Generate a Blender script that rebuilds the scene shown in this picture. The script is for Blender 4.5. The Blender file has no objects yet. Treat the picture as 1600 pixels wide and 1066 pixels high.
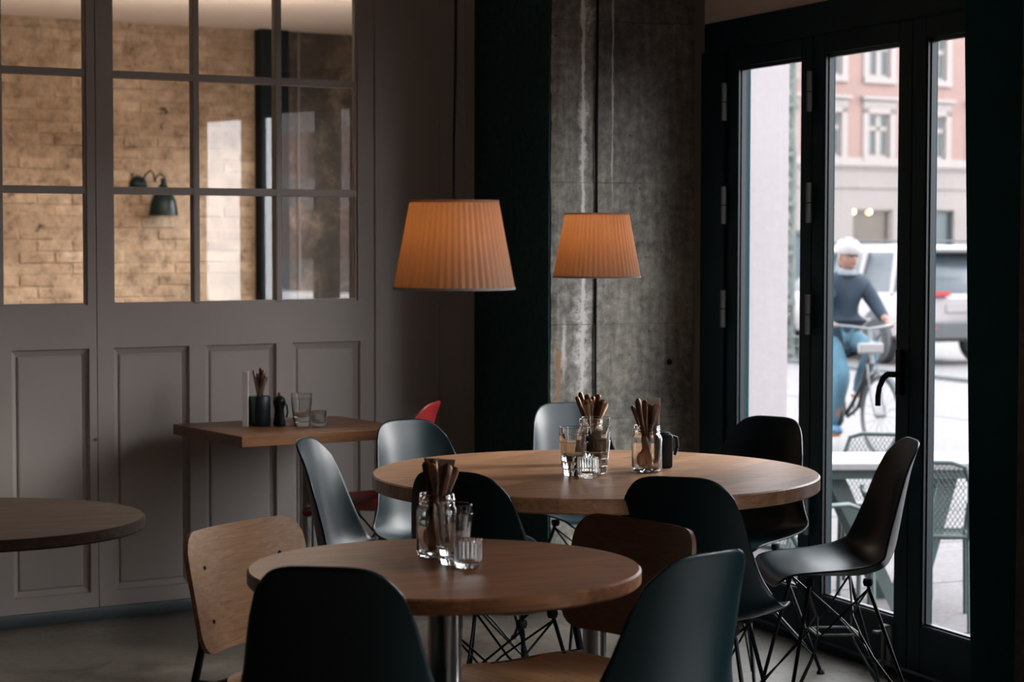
import bpy, bmesh, math, random
from mathutils import Vector, Matrix
random.seed(7)
PI = math.pi
R = math.radians
SC = bpy.context.scene
COL = SC.collection

# ------------------------------------------------------------------ camera
_yaw, _pit, _roll = R(22.41), R(2.819), R(0.079)
FWD = Vector((math.sin(_yaw)*math.cos(_pit), math.cos(_yaw)*math.cos(_pit), -math.sin(_pit)))
_r0 = Vector((math.cos(_yaw), -math.sin(_yaw), 0)); _u0 = _r0.cross(FWD)
_R = math.cos(_roll)*_r0 + math.sin(_roll)*_u0
_U = math.cos(_roll)*_u0 - math.sin(_roll)*_r0
cam = bpy.data.cameras.new('camera'); camo = bpy.data.objects.new('camera', cam); COL.objects.link(camo)
_m = Matrix((_R, _U, -FWD)).transposed().to_4x4(); _m.translation = Vector((0, 0, 1.4))
camo.matrix_world = _m
cam.sensor_width = 36; cam.lens = 3315/1600*36; cam.clip_start = .05; cam.clip_end = 400
cam.dof.use_dof = True; cam.dof.focus_distance = 5.6; cam.dof.aperture_fstop = 5.6
SC.camera = camo

# ------------------------------------------------------------------ world, light, exposure
W = bpy.data.worlds.new('sky'); SC.world = W; W.use_nodes = True
_n = W.node_tree.nodes; _l = W.node_tree.links
_bg = _n['Background']; _bg.inputs[1].default_value = 8.8
_tc = _n.new('ShaderNodeTexCoord'); _sx = _n.new('ShaderNodeSeparateXYZ'); _cr = _n.new('ShaderNodeValToRGB')
_l.new(_tc.outputs['Generated'], _sx.inputs[0]); _l.new(_sx.outputs[2], _cr.inputs[0]); _l.new(_cr.outputs[0], _bg.inputs[0])
_cr.color_ramp.elements[0].position = 0; _cr.color_ramp.elements[0].color = (.93, .92, .96, 1)
_cr.color_ramp.elements[1].position = 1; _cr.color_ramp.elements[1].color = (.86, .93, 1, 1)

def area(name, loc, rot, sx, sy, power, color=(1, 1, 1), portal=False):
    L = bpy.data.lights.new(name, 'AREA'); L.shape = 'RECTANGLE'; L.size = sx; L.size_y = sy
    L.energy = power; L.color = color
    if portal: L.cycles.is_portal = True
    o = bpy.data.objects.new(name, L); o.location = loc; o.rotation_euler = rot; COL.objects.link(o)
    return o
# portals only guide the sky's light through the openings; they give none of their own
area('door_portal', (3.86, 2.9, 1.1), (0, R(90), 0), 2.2, 8.6, 1, portal=True)
area('back_room_portal', (4.88, 11.6, 1.3), (0, R(90), 0), 2.3, 4.6, 1, portal=True)
area('back_room_fill_down', (3.7, 11.2, 2.77), (0, 0, R(10)), 1.6, .5, 52, (1, .84, .68))  # unseen fill added to light the brick wall, no fixture there

area('back_room_fill_up', (2.4, 10.9, 2.1), (PI, 0, R(10)), 2.6, 1.0, 150, (1, .84, .74))  # second unseen fill, added to brighten the back room's ceiling
_sun = bpy.data.lights.new('soft_sun', 'SUN'); _sun.energy = 5.5; _sun.angle = R(30); _sun.color = (1, .955, .93)
_so = bpy.data.objects.new('soft_sun', _sun); COL.objects.link(_so)
_so.rotation_euler = Vector((-.88, .16, -.40)).to_track_quat('-Z', 'Y').to_euler()

SC.view_settings.view_transform = 'Standard'; SC.view_settings.look = 'None'
SC.view_settings.exposure = 0.0; SC.view_settings.gamma = 1.0; SC.view_settings.use_curve_mapping = False
cy = SC.cycles
cy.max_bounces = 14; cy.diffuse_bounces = 5; cy.glossy_bounces = 5; cy.transmission_bounces = 12; cy.transparent_max_bounces = 16
cy.sample_clamp_indirect = 6; cy.caustics_reflective = False; cy.caustics_refractive = False
cy.use_denoising = True; cy.blur_glossy = .5

# ------------------------------------------------------------------ materials
def mat(name, col=(.5, .5, .5), rough=.5, metal=0, spec=.5, trans=0, ior=1.45, coat=0, emis=None, estr=0):
    m = bpy.data.materials.new(name); m.use_nodes = True
    b = m.node_tree.nodes['Principled BSDF']
    b.inputs['Base Color'].default_value = (*col, 1); b.inputs['Roughness'].default_value = rough
    b.inputs['Metallic'].default_value = metal; b.inputs['Specular IOR Level'].default_value = spec
    b.inputs['Transmission Weight'].default_value = trans; b.inputs['IOR'].default_value = ior
    b.inputs['Coat Weight'].default_value = coat
    if emis: b.inputs['Emission Color'].default_value = (*emis, 1); b.inputs['Emission Strength'].default_value = estr
    return m
def N(m, t, **k):
    n = m.node_tree.nodes.new('ShaderNode'+t)
    for a, v in k.items(): setattr(n, a, v)
    return n
def L(m, a, b): m.node_tree.links.new(a, b)
def coords(m, scale=(1, 1, 1), rot=(0, 0, 0), kind='Object'):
    tc = N(m, 'TexCoord'); mp = N(m, 'Mapping'); L(m, tc.outputs[kind], mp.inputs[0])
    mp.inputs['Scale'].default_value = scale; mp.inputs['Rotation'].default_value = rot
    return mp.outputs[0]
def noise(m, vec, scale, detail=6, rough=.6, dist=0):
    n = N(m, 'TexNoise'); L(m, vec, n.inputs['Vector']); n.inputs['Scale'].default_value = scale
    n.inputs['Detail'].default_value = detail; n.inputs['Roughness'].default_value = rough; n.inputs['Distortion'].default_value = dist
    return n.outputs[0]
def ramp(m, fac, stops, interp='LINEAR'):
    r = N(m, 'ValToRGB'); L(m, fac, r.inputs[0]); e = r.color_ramp.elements; r.color_ramp.interpolation = interp
    while len(e) < len(stops): e.new(.5)
    for i, (p, c) in enumerate(stops):
        e[i].position = p; e[i].color = (*c, 1) if len(c) == 3 else c
    return r.outputs[0]
def mixc(m, fac, a, b, mode='MIX'):
    x = N(m, 'MixRGB', blend_type=mode)
    for i, v in ((0, fac), (1, a), (2, b)):
        if isinstance(v, (int, float)): x.inputs[i].default_value = v
        elif isinstance(v, tuple): x.inputs[i].default_value = (*v, 1)
        else: L(m, v, x.inputs[i])
    return x.outputs[0]
def mth(m, op, a, b=None, c=None, clamp=False):
    x = N(m, 'Math', operation=op); x.use_clamp = clamp
    for i, v in enumerate((a, b, c)):
        if v is None: continue
        if isinstance(v, (int, float)): x.inputs[i].default_value = v
        else: L(m, v, x.inputs[i])
    return x.outputs[0]
def bump(m, h, strength=.2, dist=.01):
    b = N(m, 'Bump'); b.inputs['Strength'].default_value = strength; b.inputs['Distance'].default_value = dist
    L(m, h, b.inputs['Height']); L(m, b.outputs[0], m.node_tree.nodes['Principled BSDF'].inputs['Normal'])
def base(m, c): L(m, c, m.node_tree.nodes['Principled BSDF'].inputs['Base Color'])
def spc(m, v): M[m].node_tree.nodes['Principled BSDF'].inputs['Specular IOR Level'].default_value = v
def rgh(m, c): L(m, c, m.node_tree.nodes['Principled BSDF'].inputs['Roughness'])

def paint(name, col, rough=.5, var=.08, sc=3, bm=.05):
    m = mat(name, col, rough); v = coords(m)
    n = noise(m, v, sc, 5)
    base(m, ramp(m, n, [(.3, tuple(c*(1-var) for c in col)), (.7, tuple(c*(1+var) for c in col))]))
    if bm: bump(m, noise(m, v, 90, 3), bm, .002)
    return m
def wood(name, dark, light, rot=0, stave=.045, rough=.38, staves=True, grain=(1.2, 16, 16), contrast=.25):
    m = mat(name, light, rough)
    v = coords(m, rot=(0, 0, rot))
    g = noise(m, coords(m, grain, (0, 0, rot)), 5, 8, .62, .6)
    c = ramp(m, g, [(.3, dark), (.68, light)])
    if staves:
        sp = N(m, 'SeparateXYZ'); L(m, v, sp.inputs[0])
        row = mth(m, 'FLOOR', mth(m, 'DIVIDE', sp.outputs[1], stave))
        off = mth(m, 'MULTIPLY', row, 1.37)
        seg = mth(m, 'FLOOR', mth(m, 'ADD', mth(m, 'DIVIDE', sp.outputs[0], .55), off))
        cb = N(m, 'CombineXYZ'); L(m, row, cb.inputs[0]); L(m, seg, cb.inputs[1])
        wn = N(m, 'TexWhiteNoise'); L(m, cb.outputs[0], wn.inputs[0])
        t = ramp(m, wn.outputs[0], [(0, (1-contrast,)*3), (1, (1+contrast*.4,)*3)])
        c = mixc(m, 1, c, t, 'MULTIPLY')
    base(m, c); bump(m, g, .06, .002)
    return m
M = {}
M['black_shell'] = mat('black_moulded_plastic', (.0020, .0120, .0150), .33, spec=.38)
bump(M['black_shell'], noise(M['black_shell'], coords(M['black_shell']), 260, 2), .06, .001)
M['red_shell'] = mat('red_moulded_plastic', (.22, .012, .014), .4)
M['wire'] = mat('black_steel_rod', (.006, .011, .013), .35, metal=.3)
M['rubber'] = mat('black_rubber', (.006, .009, .01), .7)
M['chrome'] = mat('brushed_steel', (.52, .50, .48), .24, metal=1)
M['steel'] = mat('cutlery_steel', (.50, .37, .30), .22, metal=1)
M['cuthandle'] = mat('dark_cutlery_handle', (.17, .088, .058), .27, metal=.6)
M['dark_wood'] = wood('oiled_dark_table_wood', (.12, .045, .017), (.28, .115, .048), R(-8), rough=.42)
M['left_wood'] = wood('walnut_table_wood', (.022, .010, .005), (.065, .031, .016), R(4), rough=.6); M['left_wood'].node_tree.nodes['Principled BSDF'].inputs['Specular IOR Level'].default_value = .2
M['dark_wood'].node_tree.nodes['Principled BSDF'].inputs['Specular IOR Level'].default_value = .3
M['oak'] = wood('light_oak_table_wood', (.34, .16, .075), (.60, .34, .19), R(-38), .05, .36)
M['wall_wood'] = wood('wall_table_wood', (.15, .058, .02), (.29, .125, .05), 0, .06)
M['ply'] = wood('oak_plywood', (.36, .175, .075), (.56, .31, .155), R(90), staves=False, rough=.42, grain=(2, 26, 26))
M['ply_edge'] = mat('plywood_edge', (.42, .26, .14), .5)
M['partition'] = paint('grey_beige_panel_paint', (.475, .415, .37), .45, .05, 2.2, .1)
M['plaster'] = paint('grey_wall_paint', (.40, .35, .31), .8, .05, 3)
M['wall_white'] = paint('off_white_wall_paint', (.74, .65, .60), .85, .04, 3)
M['ceiling'] = paint('pale_ceiling_paint', (.78, .68, .59), .9, .04, 1.2)
M['dark_wall'] = paint('dark_room_paint', (.045, .05, .05), .7, .1, 2)
M['skirting'] = paint('blue_grey_skirting_paint', (.045, .062, .066), .4)
M['frame'] = paint('black_door_frame_paint', (.0035, .027, .034), .42, .1, 6, .04)
M['bead'] = mat('dark_glazing_bead', (.007, .014, .018), .35)
M['hinge'] = mat('grey_door_hinge', (.24, .26, .26), .5)
M['white'] = paint('exterior_white_render', (.27, .245, .25), .9, .03, 2)
M['cord'] = mat('black_cord', (.004, .008, .01), .6)
M['lampblack'] = mat('black_lamp_enamel', (.01, .02, .02), .3)
M['paper'] = mat('off_white_paper', (.62, .57, .52), .8)
M['kraft'] = mat('brown_kraft_paper', (.24, .16, .11), .85)
M['dark_enamel'] = mat('dark_ceramic', (.010, .017, .021), .4)
M['matte_black'] = paint('matt_black_pier', (.0030, .040, .050), .85, .1, 5)
M['cherry'] = mat('pink_red_knob', (.30, .10, .085), .5)

g = mat('clear_tumbler_glass', (.97, .98, .97), .03, trans=1, ior=1.46); M['glass'] = g

def pane_mat(name, tint, f0=.07):
    m = bpy.data.materials.new(name); m.use_nodes = True; nt = m.node_tree; nt.nodes.clear()
    out = N(m, 'OutputMaterial'); mix = N(m, 'MixShader'); tr = N(m, 'BsdfTransparent'); gl = N(m, 'BsdfGlossy'); lw = N(m, 'LayerWeight')
    tr.inputs[0].default_value = (*tint, 1); gl.inputs['Roughness'].default_value = .012; lw.inputs[0].default_value = .5
    f = mth(m, 'ADD', mth(m, 'MULTIPLY', mth(m, 'POWER', lw.outputs['Facing'], 5), 1-f0), f0)
    L(m, f, mix.inputs[0]); L(m, tr.outputs[0], mix.inputs[1]); L(m, gl.outputs[0], mix.inputs[2]); L(m, mix.outputs[0], out.inputs[0])
    return m
M['pane'] = pane_mat('window_glass', (.97, .98, .98), .04)
M['old_pane'] = pane_mat('partition_glass', (.96, .96, .95), .045)

def shade_mat():
    m = bpy.data.materials.new('pleated_cream_shade_fabric'); m.use_nodes = True; nt = m.node_tree; nt.nodes.clear()
    out = N(m, 'OutputMaterial'); mix = N(m, 'MixShader'); d = N(m, 'BsdfDiffuse'); t = N(m, 'BsdfTranslucent')
    t.inputs[0].default_value = (.92, .66, .44, 1); mix.inputs[0].default_value = .5
    n = noise(m, coords(m, (1, 1, .15)), 60, 3); c = ramp(m, n, [(.3, (.74, .60, .48)), (.7, (.86, .74, .63))]); L(m, c, d.inputs[0])
    L(m, d.outputs[0], mix.inputs[1]); L(m, t.outputs[0], mix.inputs[2]); L(m, mix.outputs[0], out.inputs[0])
    return m
M['shade'] = shade_mat()
M['bulb'] = mat('glowing_bulb', (1, .8, .6), .5, emis=(1, .62, .28), estr=6)

def concrete_mat():
    m = mat('board_marked_concrete', (.1, .09, .08), .85)
    v = coords(m); sp = N(m, 'SeparateXYZ'); L(m, v, sp.inputs[0]); x, z = sp.outputs[0], sp.outputs[2]
    big = noise(m, v, 2.2, 8, .65, .3); fine = noise(m, v, 26, 8, .75); grain = noise(m, coords(m, (14, 14, 1.4)), 3, 6, .6)
    c = ramp(m, big, [(.28, (.25, .245, .225)), (.5, (.50, .49, .45)), (.74, (.68, .665, .62))])
    c = mixc(m, .8, c, ramp(m, fine, [(.32, (.06, .058, .055)), (.52, (.36, .34, .32)), (.74, (.75, .72, .68))]), 'OVERLAY')
    c = mixc(m, .35, c, ramp(m, grain, [(.35, (.1, .1, .1)), (.65, (.75, .72, .68))]), 'OVERLAY')
    # pits and dark specks
    pit = noise(m, v, 75, 2, .5); c = mixc(m, ramp(m, pit, [(.27, (1, 1, 1)), (.33, (0, 0, 0))]), c, (.015, .015, .014))
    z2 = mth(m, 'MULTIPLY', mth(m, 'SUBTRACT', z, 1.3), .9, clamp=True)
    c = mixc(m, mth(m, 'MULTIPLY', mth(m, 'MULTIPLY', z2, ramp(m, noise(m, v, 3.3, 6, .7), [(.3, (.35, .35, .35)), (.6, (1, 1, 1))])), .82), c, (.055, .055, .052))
    # lime streaks and blooms
    def streak(x0, w, wob, zlo, zhi, thr, col, c, amt=1.0, sc=6):
        wn = noise(m, coords(m, (0.1, 0.1, 1)), sc, 4, .7)
        xx = mth(m, 'ADD', x, mth(m, 'MULTIPLY', mth(m, 'SUBTRACT', wn, .5), wob))
        d = mth(m, 'ABSOLUTE', mth(m, 'SUBTRACT', xx, x0))
        wn2 = noise(m, coords(m, (.3, .3, 1), (0, 0, .3)), 9, 5, .7)
        ww = mth(m, 'MULTIPLY', mth(m, 'POWER', wn2, 2.2), w*4.5)
        a = mth(m, 'SUBTRACT', 1, mth(m, 'DIVIDE', d, ww), clamp=True)
        a = mth(m, 'MULTIPLY', a, ramp(m, noise(m, v, 40, 5, .8), [(thr-.12, (0, 0, 0)), (thr+.1, (1, 1, 1))]))
        lo = mth(m, 'MULTIPLY', mth(m, 'SUBTRACT', z, zlo), 9, clamp=True); hi = mth(m, 'MULTIPLY', mth(m, 'SUBTRACT', zhi, z), 9, clamp=True)
        a = mth(m, 'MULTIPLY', mth(m, 'MULTIPLY', a, lo), hi); a = mth(m, 'MULTIPLY', a, 2.2*amt, clamp=True)
        return mixc(m, a, c, col)
    c = streak(.132, .0075, .03, .3, 2.9, .30, (.92, .88, .82), c, 1.3)
    c = streak(.128, .034, .07, .70, 1.25, .52, (.92, .88, .82), c, .9)
    c = streak(.133, .022, .05, 1.55, 2.0, .50, (.92, .88, .82), c, .8)
    c = streak(.150, .03, .08, 2.05, 2.35, .55, (.70, .66, .61), c, .7)
    c = streak(.253, .004, .02, 1.5, 2.9, .35, (.70, .66, .60), c, .8)
    c = streak(.300, .010, .05, 1.2, 1.7, .5, (.3, .27, .23), c, .6)
    c = streak(.035, .012, .03, .55, 1.02, .3, (.50, .27, .15), c, .9)
    c = streak(.055, .010, .03, .85, 1.12, .45, (.85, .80, .76), c, .9)
    c = streak(.006, .008, .01, 1.78, 1.86, .25, (.55, .04, .02), c, 1)
    base(m, c); bump(m, mth(m, 'ADD', fine, mth(m, 'MULTIPLY', grain, .6)), .5, .006)
    return m
M['concrete'] = concrete_mat()
def plain_concrete(name, a, b, c3, rough=.6, sc=1.5, crack=True):
    m = mat(name, b, rough); v = coords(m)
    big = noise(m, v, sc, 8, .62, .4); fine = noise(m, v, 30, 7, .7)
    c = ramp(m, big, [(.28, a), (.5, b), (.74, c3)])
    c = mixc(m, .4, c, ramp(m, fine, [(.35, (.1, .1, .1)), (.65, (.8, .8, .8))]), 'OVERLAY')
    if crack:
        vo = N(m, 'TexVoronoi', feature='DISTANCE_TO_EDGE'); L(m, mixc(m, .12, v, noise(m, v, 4, 5)), vo.inputs['Vector']); vo.inputs['Scale'].default_value = 1.3
        cr = mth(m, 'SUBTRACT', 1, mth(m, 'MULTIPLY', vo.outputs['Distance'], 220), clamp=True)
        c = mixc(m, mth(m, 'MULTIPLY', cr, .7), c, tuple(k*.25 for k in a))
    base(m, c); rgh(m, ramp(m, big, [(.3, (rough*.75,)*3), (.7, (min(rough*1.2, 1),)*3)])); bump(m, fine, .12, .003)
    return m
M['column_side'] = plain_concrete('shaded_concrete_side', (.009, .040, .044), (.022, .068, .072), (.050, .10, .10), .7, 2.5, False)  # bare concrete with the unlit side's shade put into its colour
M['floor'] = plain_concrete('worn_screed_floor', (.055, .045, .036), (.135, .115, .092), (.27, .24, .205), .42, 1.5)
M['casing_black'] = mat('black_casing_paint', (.003, .008, .010), .7, spec=.2)
M['ply_shaded'] = wood('shaded_oak_plywood', (.09, .045, .026), (.165, .085, .048), R(90), staves=False, rough=.5, grain=(2, 26, 26))  # same oak ply, darkened to stand in for shade on the backrest
M['pier'] = plain_concrete('raw_concrete_pier', (.03, .025, .02), (.07, .058, .046), (.13, .11, .09), .85, 5, False)
M['far_concrete'] = plain_concrete('dark_mottled_concrete', (.02, .018, .015), (.07, .056, .043), (.24, .19, .145), .85, 3.5, False)
def brick_mat():
    m = mat('limewashed_brick', (.3, .2, .12), .9); tc = N(m, 'TexCoord'); oi = N(m, 'ObjectInfo')
    geo = N(m, 'NewGeometry'); v = geo.outputs['Position']
    n = noise(m, v, 1.6, 8, .65); f = noise(m, v, 14, 6, .75)
    c = ramp(m, n, [(.3, (.28, .205, .14)), (.5, (.41, .31, .22)), (.72, (.54, .43, .33))])
    c = mixc(m, .85, c, ramp(m, f, [(.3, (.16, .14, .12)), (.5, (.5, .48, .46)), (.75, (.75, .74, .72))]), 'OVERLAY')
    c = mixc(m, .38, c, ramp(m, oi.outputs['Random'], [(0, (.28, .22, .18)), (.6, (.5, .5, .5)), (1, (.62, .60, .58))]), 'OVERLAY')
    c = mixc(m, ramp(m, noise(m, v, 7, 4, .6), [(.27, (1, 1, 1)), (.33, (0, 0, 0))]), c, (.05, .03, .02))
    base(m, c); bump(m, f, .6, .01); return m
M['brick'] = brick_mat()

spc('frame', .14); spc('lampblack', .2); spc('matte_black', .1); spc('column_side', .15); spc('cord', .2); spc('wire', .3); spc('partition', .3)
# exterior
M['pave'] = plain_concrete('pale_paving', (.084, .075, .0765), (.093, .083, .0845), (.102, .091, .0925), .9, .25, False)
M['pink'] = paint('pink_render', (.17, .108, .095), .9, .05, .6)
M['trim'] = paint('pale_stone_trim', (.20, .174, .166), .9, .04, .8)
M['stone'] = paint('pale_ground_floor_stone', (.165, .143, .136), .9, .06, .6)
M['dark_glass'] = mat('distant_window_glass', (.03, .042, .045), .3)
M['shop_glass'] = mat('shop_window_glass', (.05, .038, .026), .3)
M['bollard'] = mat('blue_grey_panel', (.05, .068, .084), .6)
M['mast'] = paint('weathered_green_steel', (.085, .098, .088), .6, .4, 2.5)
M['carwhite'] = mat('white_car_paint', (.22, .20, .203), .4)
M['carglass'] = mat('tinted_car_glass', (.022, .03, .038), .3)
M['cargrey'] = mat('grey_car_plastic', (.045, .048, .051), .6)
M['tyre'] = mat('car_tyre', (.018, .02, .022), .8)
M['alloy'] = mat('alloy_wheel', (.10, .105, .11), .5)
M['tail'] = mat('red_tail_light', (.26, .02, .022), .4)
M['bikeblack'] = mat('dark_bike_paint', (.016, .02, .022), .5)
M['jacket'] = paint('navy_jacket_cloth', (.005, .014, .026), .85, .25, 8)
M['jeans'] = paint('light_blue_denim', (.042, .094, .13), .9, .25, 8)
M['skin'] = mat('skin', (.19, .10, .075), .6)
M['helmet'] = mat('white_helmet', (.20, .182, .186), .5)
M['hair'] = mat('brown_hair', (.06, .035, .02), .7)
M['shoe'] = mat('blue_shoe', (.02, .07, .13), .6)
M['scarf'] = paint('pale_patterned_scarf', (.12, .134, .147), .9, .4, 40)
M['cafe_green'] = mat('green_grey_painted_steel', (.024, .040, .038), .5)
M['cafe_top'] = mat('white_table_laminate', (.19, .178, .178), .5)
M['bulb_warm'] = mat('warm_shop_bulb', (1, .8, .5), .5, emis=(1, .55, .22), estr=5)
M['sign_red'] = mat('sign_red', (.25, .025, .018), .5); M['sign_blue'] = mat('sign_blue', (.02, .035, .12), .5)
M['orange'] = mat('orange_pedal_reflector', (.3, .08, .015), .5)
M['lime'] = mat('lime_tail_reflector', (.12, .15, .03), .5)
M['lens'] = mat('bike_lamp_white', (.15, .14, .14), .5)

# ------------------------------------------------------------------ mesh helpers
class MB:
    def __init__(s): s.v = []; s.f = []
    def add(s, vs, fs):
        k = len(s.v); s.v += [tuple(v) for v in vs]; s.f += [tuple(i+k for i in f) for f in fs]; return s
    def box(s, x0, x1, y0, y1, z0, z1):
        return s.add([(x0, y0, z0), (x1, y0, z0), (x1, y1, z0), (x0, y1, z0), (x0, y0, z1), (x1, y0, z1), (x1, y1, z1), (x0, y1, z1)],
                     [(0, 3, 2, 1), (4, 5, 6, 7), (0, 1, 5, 4), (1, 2, 6, 5), (2, 3, 7, 6), (3, 0, 4, 7)])
    def tube(s, pts, r, n=8, cap=True):
        pts = [Vector(p) for p in pts]; rr = r if isinstance(r, (list, tuple)) else [r]*len(pts)
        rings = []; up = None
        for i, p in enumerate(pts):
            t = (pts[min(i+1, len(pts)-1)]-pts[max(i-1, 0)]).normalized()
            if up is None:
                up = t.cross(Vector((0, 0, 1)));
                if up.length < .05: up = t.cross(Vector((1, 0, 0)))
            up = (up-t*up.dot(t)).normalized(); w = t.cross(up)
            rings.append([p+rr[i]*(up*math.cos(2*PI*k/n)+w*math.sin(2*PI*k/n)) for k in range(n)])
        vs = [v for r_ in rings for v in r_]; fs = []
        for i in range(len(pts)-1):
            for k in range(n):
                a, b = i*n+k, i*n+(k+1) % n; fs.append((a, a+n, b+n, b))
        if cap: fs.append(tuple(range(n))); fs.append(tuple(reversed(range((len(pts)-1)*n, len(pts)*n))))
        return s.add(vs, fs)
    def lathe(s, prof, n=32, c=(0, 0, 0), mod=None, closed=False):
        vs = []; fs = []
        for j, (r, z) in enumerate(prof):
            for k in range(n):
                a = 2*PI*k/n; q = r*(mod(a, j) if mod else 1)
                vs.append((c[0]+q*math.cos(a), c[1]+q*math.sin(a), c[2]+z))
        m = len(prof)
        for j in range(m-1 if not closed else m):
            j2 = (j+1) % m
            for k in range(n):
                k2 = (k+1) % n; fs.append((j*n+k, j*n+k2, j2*n+k2, j2*n+k))
        if not closed:
            if prof[0][0] > 1e-6: fs.append(tuple(reversed(range(n))))
            if prof[-1][0] > 1e-6: fs.append(tuple(range((m-1)*n, m*n)))
        return s.add(vs, fs)
    def prism(s, poly, z0, z1):
        n = len(poly)
        return s.add([(x, y, z0) for x, y in poly]+[(x, y, z1) for x, y in poly],
                     [tuple(reversed(range(n))), tuple(range(n, 2*n))]+[(i, (i+1) % n, n+(i+1) % n, n+i) for i in range(n)])
    def mesh(s, name, m, smooth=False, bevel=0, weld=False):
        me = bpy.data.meshes.new(name); me.from_pydata(s.v, [], s.f)
        if weld or bevel:
            b = bmesh.new(); b.from_mesh(me)
            bmesh.ops.remove_doubles(b, verts=b.verts, dist=1e-6); bmesh.ops.recalc_face_normals(b, faces=b.faces)
            if bevel: bmesh.ops.bevel(b, geom=[e for e in b.edges if e.calc_face_angle(0) > .5], offset=bevel, segments=2, affect='EDGES', profile=.5)
            b.to_mesh(me); b.free()
        me.materials.append(M[m] if isinstance(m, str) else m)
        if smooth: me.shade_smooth(); me.set_sharp_from_angle(angle=R(42))
        me.update(); return me
    def build(s, name, m, parent=None, loc=(0, 0, 0), rot=(0, 0, 0), smooth=False, bevel=0, weld=False):
        return link(name, s.mesh(name, m, smooth, bevel, weld), parent, loc, rot)
def link(name, me, parent=None, loc=(0, 0, 0), rot=(0, 0, 0)):
    o = bpy.data.objects.new(name, me); COL.objects.link(o); o.parent = parent; o.location = loc; o.rotation_euler = rot
    return o
def box(name, m, dims, parent=None, bevel=0, **k): return MB().box(*dims).build(name, m, parent, bevel=bevel, smooth=bool(bevel), **k)
def empty(name, loc=(0, 0, 0), rz=0):
    o = bpy.data.objects.new(name, None); o.empty_display_size = .1; COL.objects.link(o); o.location = loc; o.rotation_euler = (0, 0, rz); return o
def tag(o, label, cat, group=None):
    o['label'] = label; o['category'] = cat
    if group: o['group'] = group
    return o
def struct(o, label=None, cat=None):
    o['kind'] = 'structure'
    if label: o['label'] = label
    if cat: o['category'] = cat
    return o
def thing(name, label, cat, loc=(0, 0, 0), rz=0, group=None): return tag(empty(name, loc, rz), label, cat, group)
def copy_tree(o, parent=None):
    c = o.copy(); COL.objects.link(c); c.parent = parent
    for ch in list(o.children): copy_tree(ch, c)
    return c
def arc(c, r, a0, a1, n=8, plane='xy'):
    out = []
    for i in range(n+1):
        a = a0+(a1-a0)*i/n; p, q = r*math.cos(a), r*math.sin(a)
        out.append((c[0]+p, c[1]+q, c[2]) if plane == 'xy' else (c[0]+p, c[1], c[2]+q) if plane == 'xz' else (c[0], c[1]+p, c[2]+q))
    return out
def rrect(w, h, r, n=6, cx=0, cy=0):
    out = []
    for sx, sy, a in ((1, 1, 0), (-1, 1, 90), (-1, -1, 180), (1, -1, 270)):
        for i in range(n+1):
            t = R(a+90*i/n); out.append((cx+sx*(w/2-r)+r*math.cos(t), cy+sy*(h/2-r)+r*math.sin(t)))
    return out

# ------------------------------------------------------------------ room shell
CEIL = 2.8
A10 = R(10)
fl = MB().prism([(-3.6, -3.2), (3.86, -3.2), (3.86, 8.6), (4.80, 8.6), (4.80, 14.6), (-4.9, 12.9), (-3.6, 7)], -.25, 0).build('floor', 'floor')
struct(fl, 'worn stained grey-brown screed floor of the café', 'floor')
cl = MB().prism([(-3.6, -3.2), (3.86, -3.2), (3.86, 8.6), (4.80, 8.6), (4.80, 14.6), (-4.9, 12.9), (-3.6, 7)], CEIL, CEIL+.2).build('ceiling', 'ceiling')
struct(cl, 'pale warm ceiling', 'ceiling')
for i in range(3):   # board joints on the ceiling of the back room
    tb = MB().box(-3, 8, 8.4+i*1.45, 8.41+i*1.45, CEIL-.004, CEIL-.0005).build('ceiling_joint', 'plaster', cl, rot=(0, 0, A10))
struct(box('wall_left', 'dark_wall', (-3.75, -3.6, -3.2, 13, 0, CEIL)), 'plain grey side wall out of frame', 'wall')
# rear wall with one small window
rw = empty('wall_rear'); struct(rw, 'plain grey wall behind the camera with one window', 'wall')
for d in ((-3.6, 2.55, 0, CEIL), (3.05, 3.92, 0, CEIL), (2.55, 3.05, 0, .95), (2.55, 3.05, 2.35, CEIL)):
    MB().box(d[0], d[1], -3.35, -3.2, d[2], d[3]).build('wall_piece', 'dark_wall', rw)

# ---- panelled, glazed partition (local x = along, y = depth)
wb = empty('wall_back', (0, 0, 0), A10)
struct(wb, 'grey-beige panelled partition with small-paned glazing above', 'wall')
NF, NB = 7.31, 7.355
ZB = [1.150, 1.566, 1.988, 2.410, 2.66]
def panel_relief(x0, x1, z0, z1):
    """one raised-and-fielded panel: chamfered recess, then a raised field"""
    mb = MB()
    def ring(i, d): return [(x0+i, NF+d, z0+i), (x1-i, NF+d, z0+i), (x1-i, NF+d, z1-i), (x0+i, NF+d, z1-i)]
    rings = [ring(0, 0), ring(.004, .012), ring(.016, .017), ring(.024, .021), ring(.026, .015), ring(.030, .013)]
    vs = [p for r_ in rings for p in r_]; fs = []
    for j in range(len(rings)-1):
        for k in range(4): fs.append((4*j+k, 4*j+(k+1) % 4, 4*j+4+(k+1) % 4, 4*j+4+k))
    e = 4*(len(rings)-1); fs.append((e, e+1, e+2, e+3))
    mb.add(vs, fs); mb.build('panel', 'partition', wb)
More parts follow.
